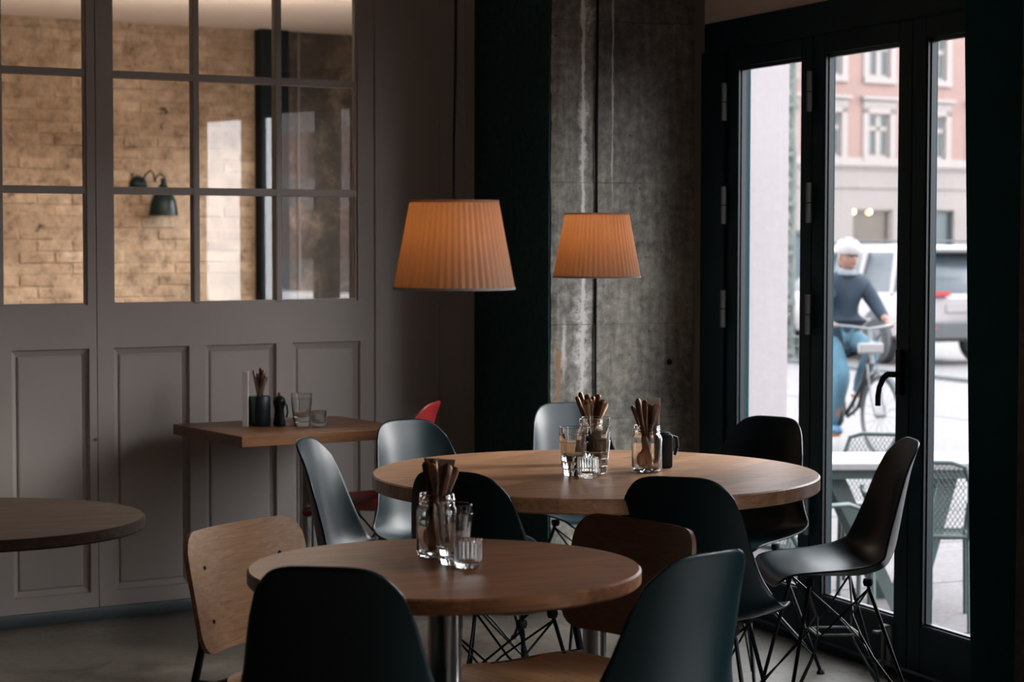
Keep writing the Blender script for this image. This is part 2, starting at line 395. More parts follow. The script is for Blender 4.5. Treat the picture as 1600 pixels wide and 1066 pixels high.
def leaf(x0, x1, panels, cols, zr=(.10, .992), tilt=0):
    gl0, gl1 = cols[0], cols[-1]
    mb = MB()
    mb.box(x0, x1, NF, NB, .045, zr[0]); mb.build('bottom_rail', 'partition', wb)
    MB().box(x0, x1, NF, NB, zr[1], ZB[0]).build('lock_rail', 'partition', wb)
    MB().box(x0, x1, NF, NB, ZB[-1], CEIL).build('top_rail', 'partition', wb)
    ed = [x0]+[e for p in panels for e in p]+[x1]
    for a, b in zip(ed[::2], ed[1::2]): MB().box(a, b, NF, NB, zr[0], zr[1]).build('stile', 'partition', wb)
    for a, b in panels: panel_relief(a, b, *zr)
    for a, b in ((x0, gl0), (gl1, x1)): MB().box(a, b, NF, NB, ZB[0], ZB[-1]).build('stile', 'partition', wb)
    for c in cols[1:-1]:
        MB().box(c-.013, c+.013, NF+.004, NB-.004, ZB[0], ZB[-1]).build('muntin', 'partition', wb, bevel=.004)
    for z in ZB[1:-1]:
        MB().box(gl0, gl1, NF+.006, NB-.006, z-.014, z+.014).build('glazing_bar', 'partition', wb, bevel=.004)
    fr = MB()
    for a, b, c, d in ((gl0, gl0+.008, ZB[0], ZB[-1]), (gl1-.008, gl1, ZB[0], ZB[-1]), (gl0, gl1, ZB[0], ZB[0]+.008), (gl0, gl1, ZB[-1]-.008, ZB[-1])): fr.box(a, b, NF+.008, NF+.02, c, d)
    fr.build('glazing_bead', 'partition', wb)
    for a, b in zip(cols[:-1], cols[1:]):
        for c, d in zip(ZB[:-1], ZB[1:]):
            o = MB().box(-(b-a)/2+.009, (b-a)/2-.009, -.0015, .0015, -(d-c)/2+.009, (d-c)/2-.009).build('glass_pane', 'old_pane', wb, loc=((a+b)/2, NF+.024, (c+d)/2))
            o.rotation_euler = (R(random.uniform(-.2, .2)), 0, R(tilt+random.uniform(-.10, .10)))
leaf(2.8565, 4.000, [(2.919, 3.217), (3.281, 3.576), (3.646, 3.938)], [2.919, 3.252, 3.592, 3.929], tilt=.33)
leaf(1.708, 2.8535, [(1.771, 2.07), (2.132, 2.43), (2.534, 2.825)], [1.80, 2.145, 2.498, 2.821])
leaf(.560, 1.705, [(.62, .92), (.98, 1.28), (1.35, 1.64)], [.64, .98, 1.31, 1.64])
# plain run on both sides
MB().box(-6.0, .557, NF, NB, .045, CEIL).build('wall_board', 'partition', wb)
MB().box(4.003, 4.036, NF-.006, NB, .045, CEIL).build('cover_strip', 'partition', wb, bevel=.003)
MB().box(4.036, 5.4, NF+.006, NB, .045, CEIL).build('wall_board', 'partition', wb)
MB().box(4.300, 4.304, NF+.002, NF+.007, .045, CEIL).build('cover_strip', 'partition', wb)
MB().box(4.415, 4.5, NF-.004, NF+.007, .045, CEIL).build('cover_strip', 'partition', wb)
for x, z in ((3.07, 2.3), ): pass
bb = MB().box(-6.0, 5.2, NF-.012, NF+.04, 0, .045).build('baseboard_back', 'skirting', None, rot=(0, 0, A10), bevel=.004, smooth=True); struct(bb, 'low blue-grey skirting under the partition', 'skirting')
# small key escutcheon on the seam
MB().lathe([(0, 0), (.006, 0), (.006, .004), (0, .004)], 10).build('keyhole', 'cherry', wb, loc=(2.846, NF-.001, .66), rot=(R(90), 0, 0))

# ---- back room: brick wall, dark strip, mottled concrete
BR = 13.17
wf = empty('wall_far', (0, 0, 0), A10); struct(wf, 'bare limewashed brick wall seen through the partition glazing', 'wall')
MB().box(-3.4, 6.285, BR-.003, BR+.2, 0, CEIL).build('mortar_bed', 'brick', wf)
bl, bh, gap = .228, .066, .010
bmesh_v = []
def brick_mesh(l, seed):
    rr = random.Random(seed); b = bmesh.new()
    bmesh.ops.create_cube(b, size=1)
    for v in b.verts:
        v.co = Vector((v.co.x*l, v.co.y*.03, v.co.z*bh)); v.co += Vector([rr.uniform(-.003, .003) for _ in range(3)])
    bmesh.ops.bevel(b, geom=b.edges[:], offset=.005, segments=1, affect='EDGES')
    me = bpy.data.meshes.new('brick'); b.to_mesh(me); b.free(); me.materials.append(M['brick']); return me
BM = [brick_mesh(bl, i) for i in range(5)]; HM = [brick_mesh(bl/2-gap/2, 50+i) for i in range(3)]
rest = MB(); nb = 0
rows = int(CEIL/(bh+gap))
for j in range(rows):
    z = .01+bh/2+j*(bh+gap)
    if z+bh/2 > CEIL: break
    x = 6.28; k = 0; halfstart = j % 2
    while x > 3.2:
        l = (bl/2-gap/2) if (k == 0 and halfstart) else bl
        cx = x-l/2; x -= l+gap; k += 1
        dy = random.uniform(-.004, .006)
        if z > .95 and cx > 4.30 and nb < 290:
            nb += 1; mesh = random.choice(HM if l < bl else BM)
            o = link('brick', mesh, wf, (cx, BR+.008+dy, z), (random.uniform(-.02, .02), random.uniform(-.012, .012), random.uniform(-.02, .02)))
        else:
            rest.box(cx-l/2, cx+l/2, BR-.004+dy, BR+.02, z-bh/2, z+bh/2)
r_ = rest.build('brick_courses', 'brick', wf); r_['kind'] = 'stuff'
MB().box(6.285, 6.50, BR-.10, BR+.2, 0, CEIL).build('downpipe_casing', 'casing_black', wf, bevel=.01)
cc = MB().box(6.50, 7.25, BR-.02, BR+.2, 0, CEIL).build('concrete_section', 'far_concrete', wf)
MB().tube([(6.60, BR-.035, 0), (6.605, BR-.035, 1.3), (6.598, BR-.035, 2.0), (6.603, BR-.035, CEIL)], .008, 6).build('pale_pipe', 'trim', wf)

# far wall lamp
wl = thing('wall_lamp', 'black swing-arm wall lamp with dome shade on the brick wall behind the glazing', 'lamp',
           (5.43*math.cos(A10)-BR*math.sin(A10), 5.43*math.sin(A10)+BR*math.cos(A10), 1.735), A10)
MB().lathe([(0, 0), (.06, 0), (.062, .012), (.05, .035), (.02, .05), (0, .052)], 24).build('wall_plate', 'lampblack', wl, rot=(R(90), 0, 0), loc=(0, -.012, 0), smooth=True)
MB().tube([(0, -.05, 0), (.02, -.10, .07), (.045, -.12, .095), (.062, -.13, .07), (.07, -.13, .02)], .0065, 8).build('lower_arm', 'lampblack', wl, smooth=True)
MB().tube([(.07, -.13, .02), (.085, -.13, .06), (.11, -.13, .075), (.14, -.13, .05), (.15, -.13, 0)], .0065, 8).build('upper_arm', 'lampblack', wl, smooth=True)
hd = MB().lathe([(.012, .02), (.03, 0), (.034, -.03), (.06, -.05), (.083, -.10), (.094, -.16), (.097, -.195), (.094, -.195), (.08, -.10), (.03, -.04)], 28).build('lamp_shade', 'lampblack', wl, loc=(.13, -.13, -.005), smooth=True)
MB().tube([(0, 0, .02), (0, 0, .05)], .018, 10).build('joint', 'lampblack', hd, smooth=True)

# exterior wing (white render) with back room's street opening
we = empty('wall_wing'); struct(we, 'white rendered outer wall of the neighbouring wing', 'wall')
MB().box(3.72, 4.87, 8.50, 8.60, -.42, 5).build('wing_face', 'white', we)
MB().box(3.72, 3.86, 7.10, 8.50, -.42, 5).build('wing_return', 'white', we)
MB().box(4.75, 4.87, 8.60, 9.4, -.42, 5).build('wing_side', 'white', we)
MB().box(4.75, 4.87, 13.8, 14.7, -.42, 5).build('wing_side', 'white', we)
MB().box(4.75, 4.87, 9.4, 13.8, -.42, .15).build('wing_side', 'white', we)
MB().box(4.75, 4.87, 9.4, 13.8, 2.45, 5).build('wing_side', 'white', we)
w1 = empty('window_1', (4.81, 0, 0)); struct(w1, 'black framed street window of the back room', 'window')
for a, b, c, d in ((9.4, 13.8, .15, .21), (9.4, 13.8, 2.39, 2.45), (9.4, 9.46, .21, 2.39), (13.74, 13.8, .21, 2.39), (11.57, 11.63, .21, 2.39)): MB().box(-.03, .03, a, b, c, d).build('window_frame', 'frame', w1)
for a, b in ((9.46, 11.57), (11.63, 13.74)): MB().box(-.003, .003, a, b, .21, 2.39).build('glass_pane', 'pane', w1)
w2 = empty('window_2', (2.8, -3.27, 1.65)); struct(w2, 'small window in the rear wall', 'window')
for a, b, c, d in ((-.25, .25, -.70, -.66), (-.25, .25, .66, .70), (-.25, -.21, -.66, .66), (.21, .25, -.66, .66), (-.02, .02, -.66, .66)): MB().box(a, b, -.03, .03, c, d).build('window_frame', 'frame', w2)
for a, b in ((-.21, -.02), (.02, .21)): MB().box(a, b, -.003, .003, -.66, .66).build('glass_pane', 'pane', w2)

# ---- concrete column
cb = bmesh.new()
X0, X1, Y0, Y1 = 3.126, 3.80, 7.209, 8.45
co = empty('concrete_column', (X0, Y0, 0)); struct(co, 'massive board-marked concrete column with white lime streaks', 'column')
def rough_block(x1, y1, z0, z1, chip=.0):
    mb = MB(); nz = max(2, int((z1-z0)/.03)); nx = 22; ny = 10
    per = [(x1*i/nx, 0) for i in range(nx)]+[(x1, y1*i/ny) for i in range(ny)]+[(x1*(1-i/nx), y1) for i in range(nx)]+[(0, y1*(1-i/ny)) for i in range(ny)]
    n = len(per); vs = []
    for j in range(nz+1):
        z = z0+(z1-z0)*j/nz
        for i, (x, y) in enumerate(per):
            if i == 0: q = abs(math.sin(z*37.1)*math.sin(z*91.7+1))*.007+random.uniform(0, .004); vs.append((x+q, y+q, z))
            else: vs.append((x+random.uniform(-.0006, .0006), y+random.uniform(-.0006, .0006), z))
    fs = [(j*n+i, j*n+(i+1) % n, (j+1)*n+(i+1) % n, (j+1)*n+i) for j in range(nz) for i in range(n)]
    fs += [tuple(reversed(range(n))), tuple(range(nz*n, nz*n+n))]
    return mb.add(vs, fs)
joints = [0, .716, 1.072, 1.600, 2.2, CEIL]
for k, (a, b) in enumerate(zip(joints[:-1], joints[1:])):
    off = (0, .002, .0, .003, .001)[k]
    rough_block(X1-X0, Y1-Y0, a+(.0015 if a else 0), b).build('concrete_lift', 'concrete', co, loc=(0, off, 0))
MB().box(-.004, .0005, .008, Y1-Y0, 0, CEIL).build('side_shade_slab', 'column_side', co)  # thin dark slab painting in the shade on the column's unlit side
MB().lathe([(0, 0), (.010, 0), (.012, .004), (.007, .004), (.006, .001), (0, .001)], 12).build('tie_hole', 'rubber', co, loc=(.49, -.003, .925), rot=(R(90), 0, 0))
cable = MB().tube([(.182, -.005, 0), (.183, -.006, .5), (.181, -.005, 1.1), (.184, -.006, 1.6), (.186, -.006, 2.2), (.185, -.005, CEIL)], .0042, 6).build('conduit_cable', 'cord', None, loc=(X0, Y0-.002, 0)); tag(cable, 'thin black cable running down the face of the concrete column', 'cable')

# ---- street wall: folding glazed doors, piers, wall above
FXI, FXO = 3.70, 3.746          # inner and outer faces of the door leaves
wr = empty('wall_right'); struct(wr, 'grey plastered street wall above the folding doors', 'wall')
MB().box(3.70, 3.86, -3.2, 7.09, 2.19, CEIL).build('wall_piece', 'wall_white', wr)
MB().box(3.70, 3.86, -3.35, 1.01, 0, 2.19).build('wall_piece', 'plaster', wr)
dh = MB().box(3.69, 3.80, 1.01, 7.075, 2.085, 2.19).build('door_head', 'frame', wr, bevel=.004)
MB().box(3.69, 3.80, 6.91, 7.10, 0, 2.085).build('door_jamb', 'frame', wr, bevel=.004)
MB().box(3.80, 3.86, 7.07, 7.21, 0, CEIL).build('wall_piece', 'frame', wr)
MB().box(3.69, 3.80, 1.01, 6.91, 0, .025).build('threshold', 'frame', wr)
def door(n, y1, y0, label, handle=False, bolt=False, hinges=(1, 1)):
    """leaf from y1 (far) to y0 (near)"""
    d = empty('door_%d' % n, (0, 0, 0)); struct(d, label, 'door')
    a, b = y0+.0015, y1-.0015; st = .075
    MB().box(FXI, FXO, b-st, b, .03, 2.083).build('stile', 'frame', d, bevel=.004)
    MB().box(FXI, FXO, a, a+st, .03, 2.083).build('stile', 'frame', d, bevel=.004)
    MB().box(FXI, FXO, a+st, b-st, 2.015, 2.083).build('top_rail', 'frame', d, bevel=.003)
    MB().box(FXI, FXO, a+st, b-st, .03, .178).build('bottom_rail', 'frame', d, bevel=.003)
    bd = MB()
    for (p, q, r1, r2) in ((a+st, a+st+.012, .178, 2.015), (b-st-.012, b-st, .178, 2.015), (a+st, b-st, .178, .190), (a+st, b-st, 2.003, 2.015)): bd.box(FXI+.014, FXI+.032, p, q, r1, r2)
    bd.build('glazing_bead', 'bead', d)
    bd = MB()
    for (p, q, r1, r2) in ((a+st, a+st+.006, .178, 2.015), (b-st-.006, b-st, .178, 2.015), (a+st, b-st, .178, .184)): bd.box(FXI+.004, FXI+.014, p, q, r1, r2)
    bd.build('inner_bead', 'bead', d)
    MB().box(FXI+.036, FXI+.040, a+st-.01, b-st+.01, .17, 2.02).build('glass_pane', 'pane', d)
    if hinges[0]:
        for z in (1.893, 1.516, 1.136, .45):
            h = MB().tube([(FXI-.014, b-.004, z-.068), (FXI-.014, b-.004, z-.002)], .0105, 10).tube([(FXI-.014, b-.004, z+.002), (FXI-.014, b-.004, z+.068)], .0105, 10)
            h.build('hinge', 'hinge', d, smooth=True)
    if handle:
        hp = MB().box(FXI-.014, FXI, a+.028, a+.058, .90, 1.045).build('handle_plate', 'cord', d, bevel=.003)
        MB().tube([(FXI-.014, a+.043, .965), (FXI-.05, a+.043, .967)], .010, 10).tube(
            [(FXI-.05, a+.043, .967), (FXI-.062, a+.050, .955), (FXI-.066, a+.066, .925), (FXI-.066, a+.074, .895), (FXI-.066, a+.074, .865)], [.010, .010, .009, .009, .009], 10).build('lever_handle', 'cord', hp, smooth=True)
    if bolt:
        bp = MB().box(FXI-.010, FXI, a+.075, a+.100, .03, .155).build('floor_bolt', 'hinge', d, bevel=.002)
        MB().tube([(FXI-.02, a+.105, .0), (FXI-.02, a+.105, .135)], .0045, 8).build('bolt_rod', 'hinge', bp, smooth=True)
        MB().box(FXI-.03, FXI-.008, a+.075, a+.112, .150, .158).box(FXI-.042, FXI-.012, a+.100, a+.13, .128, .135).box(FXI-.035, FXI-.012, a+.095, a+.12, .035, .042).build('bolt_guide', 'hinge', bp)
    return d
door(1, 6.91, 6.30, 'black-framed folding glass door leaf beside the concrete column')
door(2, 6.30, 5.69, 'middle black-framed folding glass door leaf with a lever handle', handle=True, bolt=True)
door(3, 5.69, 5.08, 'black-framed glass door leaf at right before the black pier', hinges=(0, 1))
yy = 3.45
for k in range(4):
    door(4+k, yy, yy-.61, 'folding glass door leaf nearer than the pier, out of frame'); yy -= .61
pr = MB().add([(3.5, 5.045, 0), (3.5, 5.145, CEIL), (3.5, 4.838, CEIL), (3.5, 4.838, 0), (3.86, 5.09, 0), (3.86, 5.09, CEIL), (3.86, 4.838, CEIL), (3.86, 4.838, 0)],
              [(0, 1, 2, 3), (0, 4, 5, 1), (3, 2, 6, 7), (4, 7, 6, 5), (1, 5, 6, 2), (0, 3, 7, 4)]).build('black_pier', 'matte_black', weld=True, smooth=False)
struct(pr, 'matt black pier at the right of the glass doors', 'pier')
pc = MB().box(3.49, 3.86, 3.452, 4.835, 0, CEIL).build('concrete_pier', 'pier', bevel=.01); struct(pc, 'raw brownish concrete pier at the right edge', 'pier')

# ------------------------------------------------------------------ moulded shell chairs
PR = [(0.00, .203, .408, .190, .000), (.05, .196, .428, .202, .004), (.12, .168, .438, .213, .012), (.25, .089, .434, .222, .026), (.38, .005, .428, .229, .040),
      (.48, -.070, .431, .232, .052), (.56, -.126, .452, .224, .060), (.64, -.157, .497, .207, .064), (.73, -.175, .565, .184, .058), (.82, -.191, .650, .166, .046),
      (.91, -.209, .735, .148, .034), (.97, -.225, .790, .133, .022), (1.0, -.232, .812, .124, .016)]
def prof(v):
    i = 0
    while i < len(PR)-2 and PR[i+1][0] < v: i += 1
    h = PR[i+1][0]-PR[i][0]; t = (v-PR[i][0])/h; o = []
    for c in range(1, 5):
        def tn(k):
            a, b = max(k-1, 0), min(k+1, len(PR)-1); return (PR[b][c]-PR[a][c])/(PR[b][0]-PR[a][0])
        m0, m1 = tn(i)*h, tn(i+1)*h; p0, p1 = PR[i][c], PR[i+1][c]; t2 = t*t; t3 = t2*t
        o.append((2*t3-3*t2+1)*p0+(t3-2*t2+t)*m0+(-2*t3+3*t2)*p1+(t3-t2)*m1)
    return o
def shell_mesh(m):
    nu, nv = 28, 46; P = []; Nn = []
    for j in range(nv+1):
        s = j/nv; v = .5*(.5-.5*math.cos(PI*s))+.5*s; row = []; nr = []
        for i in range(nu+1):
            u = -1+2*i/nu; u = math.sin(u*PI/2)*.5+u*.5; e = abs(u)
            f = (1-(1-e**4.5)**(1/2.2)) if e < 1 else 1
            vv = v
            if v < .25: vv = v+(1-v/.25)*f*.085
            if v > .75: vv = v-((v-.75)/.25)*f*.13
            y, z, w, l = prof(vv); y2, z2 = prof(min(vv+.13, 1))[:2]; y1, z1 = prof(max(vv-.13, 0))[:2]
            ty, tz = y2-y1, z2-z1; n = math.hypot(ty, tz) or 1; ny, nz = tz/n, -ty/n
            q = l*e**2.6
            row.append(Vector((u*w, y+ny*q, z+nz*q)))
        P.append(row)
    def nrm(j, i):
        a = P[min(j+1, nv)][i]-P[max(j-1, 0)][i]; b = P[j][min(i+1, nu)]-P[j][max(i-1, 0)]
        return a.cross(b).normalized()*-1
    th = .0058; vs = []
    for sgn in (0, 1):
        for j in range(nv+1):
            for i in range(nu+1):
                n = nrm(j, i); edge = (j in (0, nv)) or (i in (0, nu))
                vs.append(P[j][i]-n*th*sgn)
    K = (nv+1)*(nu+1); fs = []
    idx = lambda s, j, i: s*K+j*(nu+1)+i
    for j in range(nv):
        for i in range(nu):
            fs.append((idx(0, j, i), idx(0, j+1, i), idx(0, j+1, i+1), idx(0, j, i+1)))
            fs.append((idx(1, j, i), idx(1, j, i+1), idx(1, j+1, i+1), idx(1, j+1, i)))
    # rolled rim: an outward bead
    per = [(0, i) for i in range(nu)]+[(j, nu) for j in range(nv)]+[(nv, nu-i) for i in range(nu)]+[(nv-j, 0) for j in range(nv)]
    base_i = len(vs)
    cen = Vector((0, -.05, .52))
    for (j, i) in per:
        n = nrm(j, i); p = P[j][i]
        if i == 0: o = (P[j][0]-P[j][1])
        elif i == nu: o = (P[j][nu]-P[j][nu-1])
        elif j == 0: o = P[0][i]-P[1][i]
        else: o = P[nv][i]-P[nv-1][i]
        if (i in (0, nu)) and (j in (0, nv)): o = (P[j][i]-P[1 if j == 0 else nv-1][1 if i == 0 else nu-1])
        o = o.normalized(); vs.append(p+o*.0035-n*th*.55)
    m_ = len(per)
    for k in range(m_):
        k2 = (k+1) % m_; a, b = per[k], per[k2]
        fs.append((idx(0, *a), base_i+k, base_i+k2, idx(0, *b))); fs.append((idx(1, *a), idx(1, *b), base_i+k2, base_i+k))
    mb = MB().add(vs, fs); me = mb.mesh('shell', m, smooth=False, weld=True); me.shade_smooth(); return me
def make_shell_chair(shellmat, label, cat='chair'):
    t = thing('shell_chair', label, cat)
    link('shell', shell_mesh(shellmat), t)
    mounts = [(sx*.115, .10 if sy > 0 else -.07, .412) for sx in (-1, 1) for sy in (-1, 1)]
    feet = [(sx*.205, .185 if sy > 0 else -.20, .0) for sx in (-1, 1) for sy in (-1, 1)]
    for (mx, my, mz), (fx, fy, fz) in zip(mounts, feet):
        MB().lathe([(0, 0), (.012, 0), (.015, .010), (.013, .020), (0, .020)], 14).build('seat_mount', 'rubber', t, loc=(mx, my, mz-.006), smooth=True)
        lg = MB().tube([(mx, my, mz), (mx*1.05, my*1.05, mz-.02), (fx, fy, .008)], .0058, 8).build('leg', 'wire', t, smooth=True)
        MB().lathe([(0, 0), (.013, 0), (.013, .006), (.007, .014), (0, .014)], 12).build('foot_glide', 'rubber', lg, loc=(fx, fy, 0), smooth=True)
    zc = .255; cx, cy = .062, .052
    fr = MB()
    for s in (-1, 1):
        fr.tube([(-cx, s*cy, zc), (cx, s*cy, zc)], .0035, 6); fr.tube([(-cx, s*(cy+.011), zc), (cx, s*(cy+.011), zc)], .0035, 6)
        fr.tube([(s*cx, -cy, zc), (s*cx, cy, zc)], .0035, 6)
    fr.build('centre_frame', M['hinge'], t, smooth=True)
    for sx in (-1, 1):
        for sy in (-1, 1):
            mx, my = sx*.115, (.10 if sy > 0 else -.07); fx, fy = sx*.205, (.185 if sy > 0 else -.20); k = .84
            low = (mx+(fx-mx)*k, my+(fy-my)*k, .412*(1-k))
            b = MB()
            b.tube([(mx*1.03, my*1.03, .40), (sx*-.01, sy*cy, .30), (-sx*cx, sy*(cy+.011), zc), (-sx*(cx+.05), sy*(cy+.035), .20), (-low[0], low[1], low[2]+.0)], .0032, 6)
            b.tube([(mx*1.03, my*1.03, .40), (sx*(cx+.012), -sy*.01, .30), (sx*cx, -sy*cy, zc), (sx*(cx+.04), -sy*(cy+.04), .19), (low[0], -low[1], low[2])], .0032, 6)
            b.build('cross_brace', 'wire', t, smooth=True)
    return t
SHC = [
 ((1.965, 5.770), 237, 'black shell chair at left of the oak round table, in profile before the wall table'),
 ((2.325, 6.165), 197, 'black shell chair behind the oak round table, in front of the red chair'),
 ((3.030, 6.600), 186, 'black shell chair farthest back, standing against the concrete column'),
 ((3.215, 5.945), 118, 'black shell chair right behind the oak round table next to the glass doors'),
 ((3.200, 5.300), 72, 'black shell chair seen side-on at the right, its seat shining in the door light'),
 ((2.478, 4.782), 320, 'black shell chair with its back to the camera in front of the oak round table'),
 ((2.045, 5.070), 309, 'black shell chair between the two round tables, behind the cutlery jar'),
 ((1.234, 3.772), 328, 'dark shell chair in the foreground at bottom centre, its back to the camera'),
 ((1.758, 3.693), 21, 'dark shell chair in the foreground at bottom right of the small round table'),
]
proto = None
for (x, y), r, lab in SHC:
    if proto is None: proto = make_shell_chair('black_shell', lab); c = proto
    else: c = copy_tree(proto); c['label'] = lab
    c.location = (x, y, 0); c.rotation_euler = (0, 0, R(r)); c['group'] = 'black moulded shell chairs around the tables'
rc = make_shell_chair('red_shell', 'dark red shell chair tucked in at the rectangular wall table')
rc.location = (2.42, 7.16, 0); rc.rotation_euler = (0, 0, R(54))

# ------------------------------------------------------------------ tables
def round_table(label, loc, r, th, m, rot=0, pole=.034):
    t = thing('round_table', label, 'table', loc, rot)
    z = .75
    MB().lathe([(0, z-th), (r-.004, z-th), (r, z-th+.004), (r, z-.004), (r-.004, z), (0, z)], 96).build('tabletop', m, t, smooth=True)
    MB().lathe([(0, 0), (.24, 0), (.24, .008), (.05, .014), (0, .014)], 40).build('base_plate', 'rubber', t, smooth=True)
    MB().lathe([(pole, .014), (pole, z-th-.008)], 32).build('pedestal', 'chrome', t, smooth=True)
    MB().lathe([(0, z-th-.010), (.11, z-th-.010), (.11, z-th), (0, z-th)], 28).build('mounting_plate', 'rubber', t)
    return t
round_table('small dark-topped round table in the foreground with a cutlery jar', (1.464, 3.897, 0), .388, .030, 'dark_wood')
round_table('large light oak round table in the middle, with two cutlery jars', (2.442, 5.317, 0), .617, .040, 'oak', pole=.033)
round_table('dark round table cut off by the left edge of the picture', (.71, 4.97, 0), .388, .027, 'left_wood')
wt = thing('wall_table', 'rectangular wooden table standing against the panelled partition', 'table', (2.20, 7.43, 0), A10)
MB().box(-.34, .34, -.29, .30, .672, .71).build('tabletop', 'wall_wood', wt, bevel=.002)
MB().lathe([(.026, .014), (.026, .668)], 28).build('pedestal', 'chrome', wt, smooth=True, loc=(.055, 0, 0))
MB().lathe([(0, 0), (.21, 0), (.21, .008), (.04, .014), (0, .014)], 36).build('base_plate', 'rubber', wt, smooth=True, loc=(.055, 0, 0))
MB().box(-.10, .21, -.10, .10, .664, .672).build('mounting_plate', 'rubber', wt)

# ------------------------------------------------------------------ plywood chairs
def bent_sheet(w, h, r, th, f, nu=20, nv=16):
    """rounded sheet, f(u,v)->(point) with u in +-w/2, v in 0..h ; returns MB of a solid sheet"""
    def edge(v):   # half width at height v with rounded corners
        d = min(v, h-v)
        return w/2 if d >= r else w/2-r+math.sqrt(max(r*r-(r-d)**2, 0))
    P = []
    for j in range(nv+1):
        v = h*(.5-.5*math.cos(PI*j/nv)); e = edge(v)
        P.append([Vector(f(e*(-1+2*i/nu), v)) for i in range(nu+1)])
    def nrm(j, i):
        a = P[min(j+1, nv)][i]-P[max(j-1, 0)][i]; b = P[j][min(i+1, nu)]-P[j][max(i-1, 0)]
        c = b.cross(a); return c.normalized() if c.length > 1e-9 else Vector((0, 0, 1))
    K = (nv+1)*(nu+1); vs = [P[j][i]+nrm(j, i)*th*(.5-s) for s in (0, 1) for j in range(nv+1) for i in range(nu+1)]
    idx = lambda s, j, i: s*K+j*(nu+1)+i; fs = []
    for j in range(nv):
        for i in range(nu):
            fs.append((idx(0, j, i), idx(0, j, i+1), idx(0, j+1, i+1), idx(0, j+1, i))); fs.append((idx(1, j, i), idx(1, j+1, i), idx(1, j+1, i+1), idx(1, j, i+1)))
    per = [(0, i) for i in range(nu)]+[(j, nu) for j in range(nv)]+[(nv, nu-i) for i in range(nu)]+[(nv-j, 0) for j in range(nv)]
    for k in range(len(per)):
        a, b = per[k], per[(k+1) % len(per)]; fs.append((idx(0, *a), idx(1, *a), idx(1, *b), idx(0, *b)))
    return MB().add(vs, fs)
def make_ply_chair(label):
    t = thing('plywood_chair', label, 'chair')
    zt = .760; zb = .500
    def fb(u, v): return (u, -.165-.055*(v/.255)+.9*u*u, zb+v)
    def fs_(u, v): return (u, .215-v, .458-.10*(abs(u)/.2)**2*.12-.012*math.sin(PI*min(v/.36, 1))-.03*max(0, (.08-v)/.08)**2)
    MB_ = bent_sheet(.42, .260, .055, .010, fb); MB_.build('backrest', 'ply', t, smooth=True, weld=True)
    bent_sheet(.39, .325, .07, .010, fs_).build('seat', 'ply', t, smooth=True, weld=True)
    for x, z in ((-.135, .565), (.135, .565), (-.135, .68), (.135, .68)):
        y = -.165-.055*((z-zb)/.255)+.9*x*x
        MB().lathe([(0, 0), (.005, 0), (.0045, .0025), (0, .003)], 12).build('rivet', 'rubber', t, loc=(x, y+.005, z), rot=(R(-90), 0, 0), smooth=True)
    for x, y in ((-.13, .12), (.13, .12), (-.13, -.08), (.13, -.08)):
        MB().lathe([(0, 0), (.005, 0), (.0045, .0025), (0, .003)], 12).build('rivet', 'rubber', t, loc=(x, y, .4535), smooth=True)
    for s in (-1, 1):
        MB().tube([(s*.165, .165, .438), (s*.168, .180, .42), (s*.19, .205, 0)], .009, 10).build('front_leg', 'wire', t, smooth=True)
        MB().tube([(s*.19, -.225, 0), (s*.185, -.175, .42), (s*.183, -.150, .52), (s*.180, -.168, .62), (s*.170, -.193, .72)], .009, 10).build('rear_leg', 'wire', t, smooth=True)
        MB().tube([(s*.165, .165, .438), (s*.182, -.17, .438)], .008, 8).build('seat_rail', 'wire', t, smooth=True)
    MB().tube([(-.165, .12, .438), (.165, .12, .438)], .008, 8).tube([(-.18, -.12, .438), (.18, -.12, .438)], .008, 8).build('cross_rail', 'wire', t, smooth=True)
    return t
p1 = make_ply_chair('light plywood chair with a black tube frame at the left of the small round table')
p1.location = (1.345, 4.42, 0); p1.rotation_euler = (0, 0, R(-143)); p1['group'] = 'plywood chairs at the small round table'
p2 = copy_tree(p1); p2['label'] = 'plywood chair with a shade-darkened backrest to the right of the small round table'
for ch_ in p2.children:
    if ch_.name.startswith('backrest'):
        ch_.data = ch_.data.copy(); ch_.data.materials[0] = M['ply_shaded']  # backrest shade painted in by the darker copy of the ply
p2.location = (1.89, 4.235, 0); p2.rotation_euler = (0, 0, R(104))

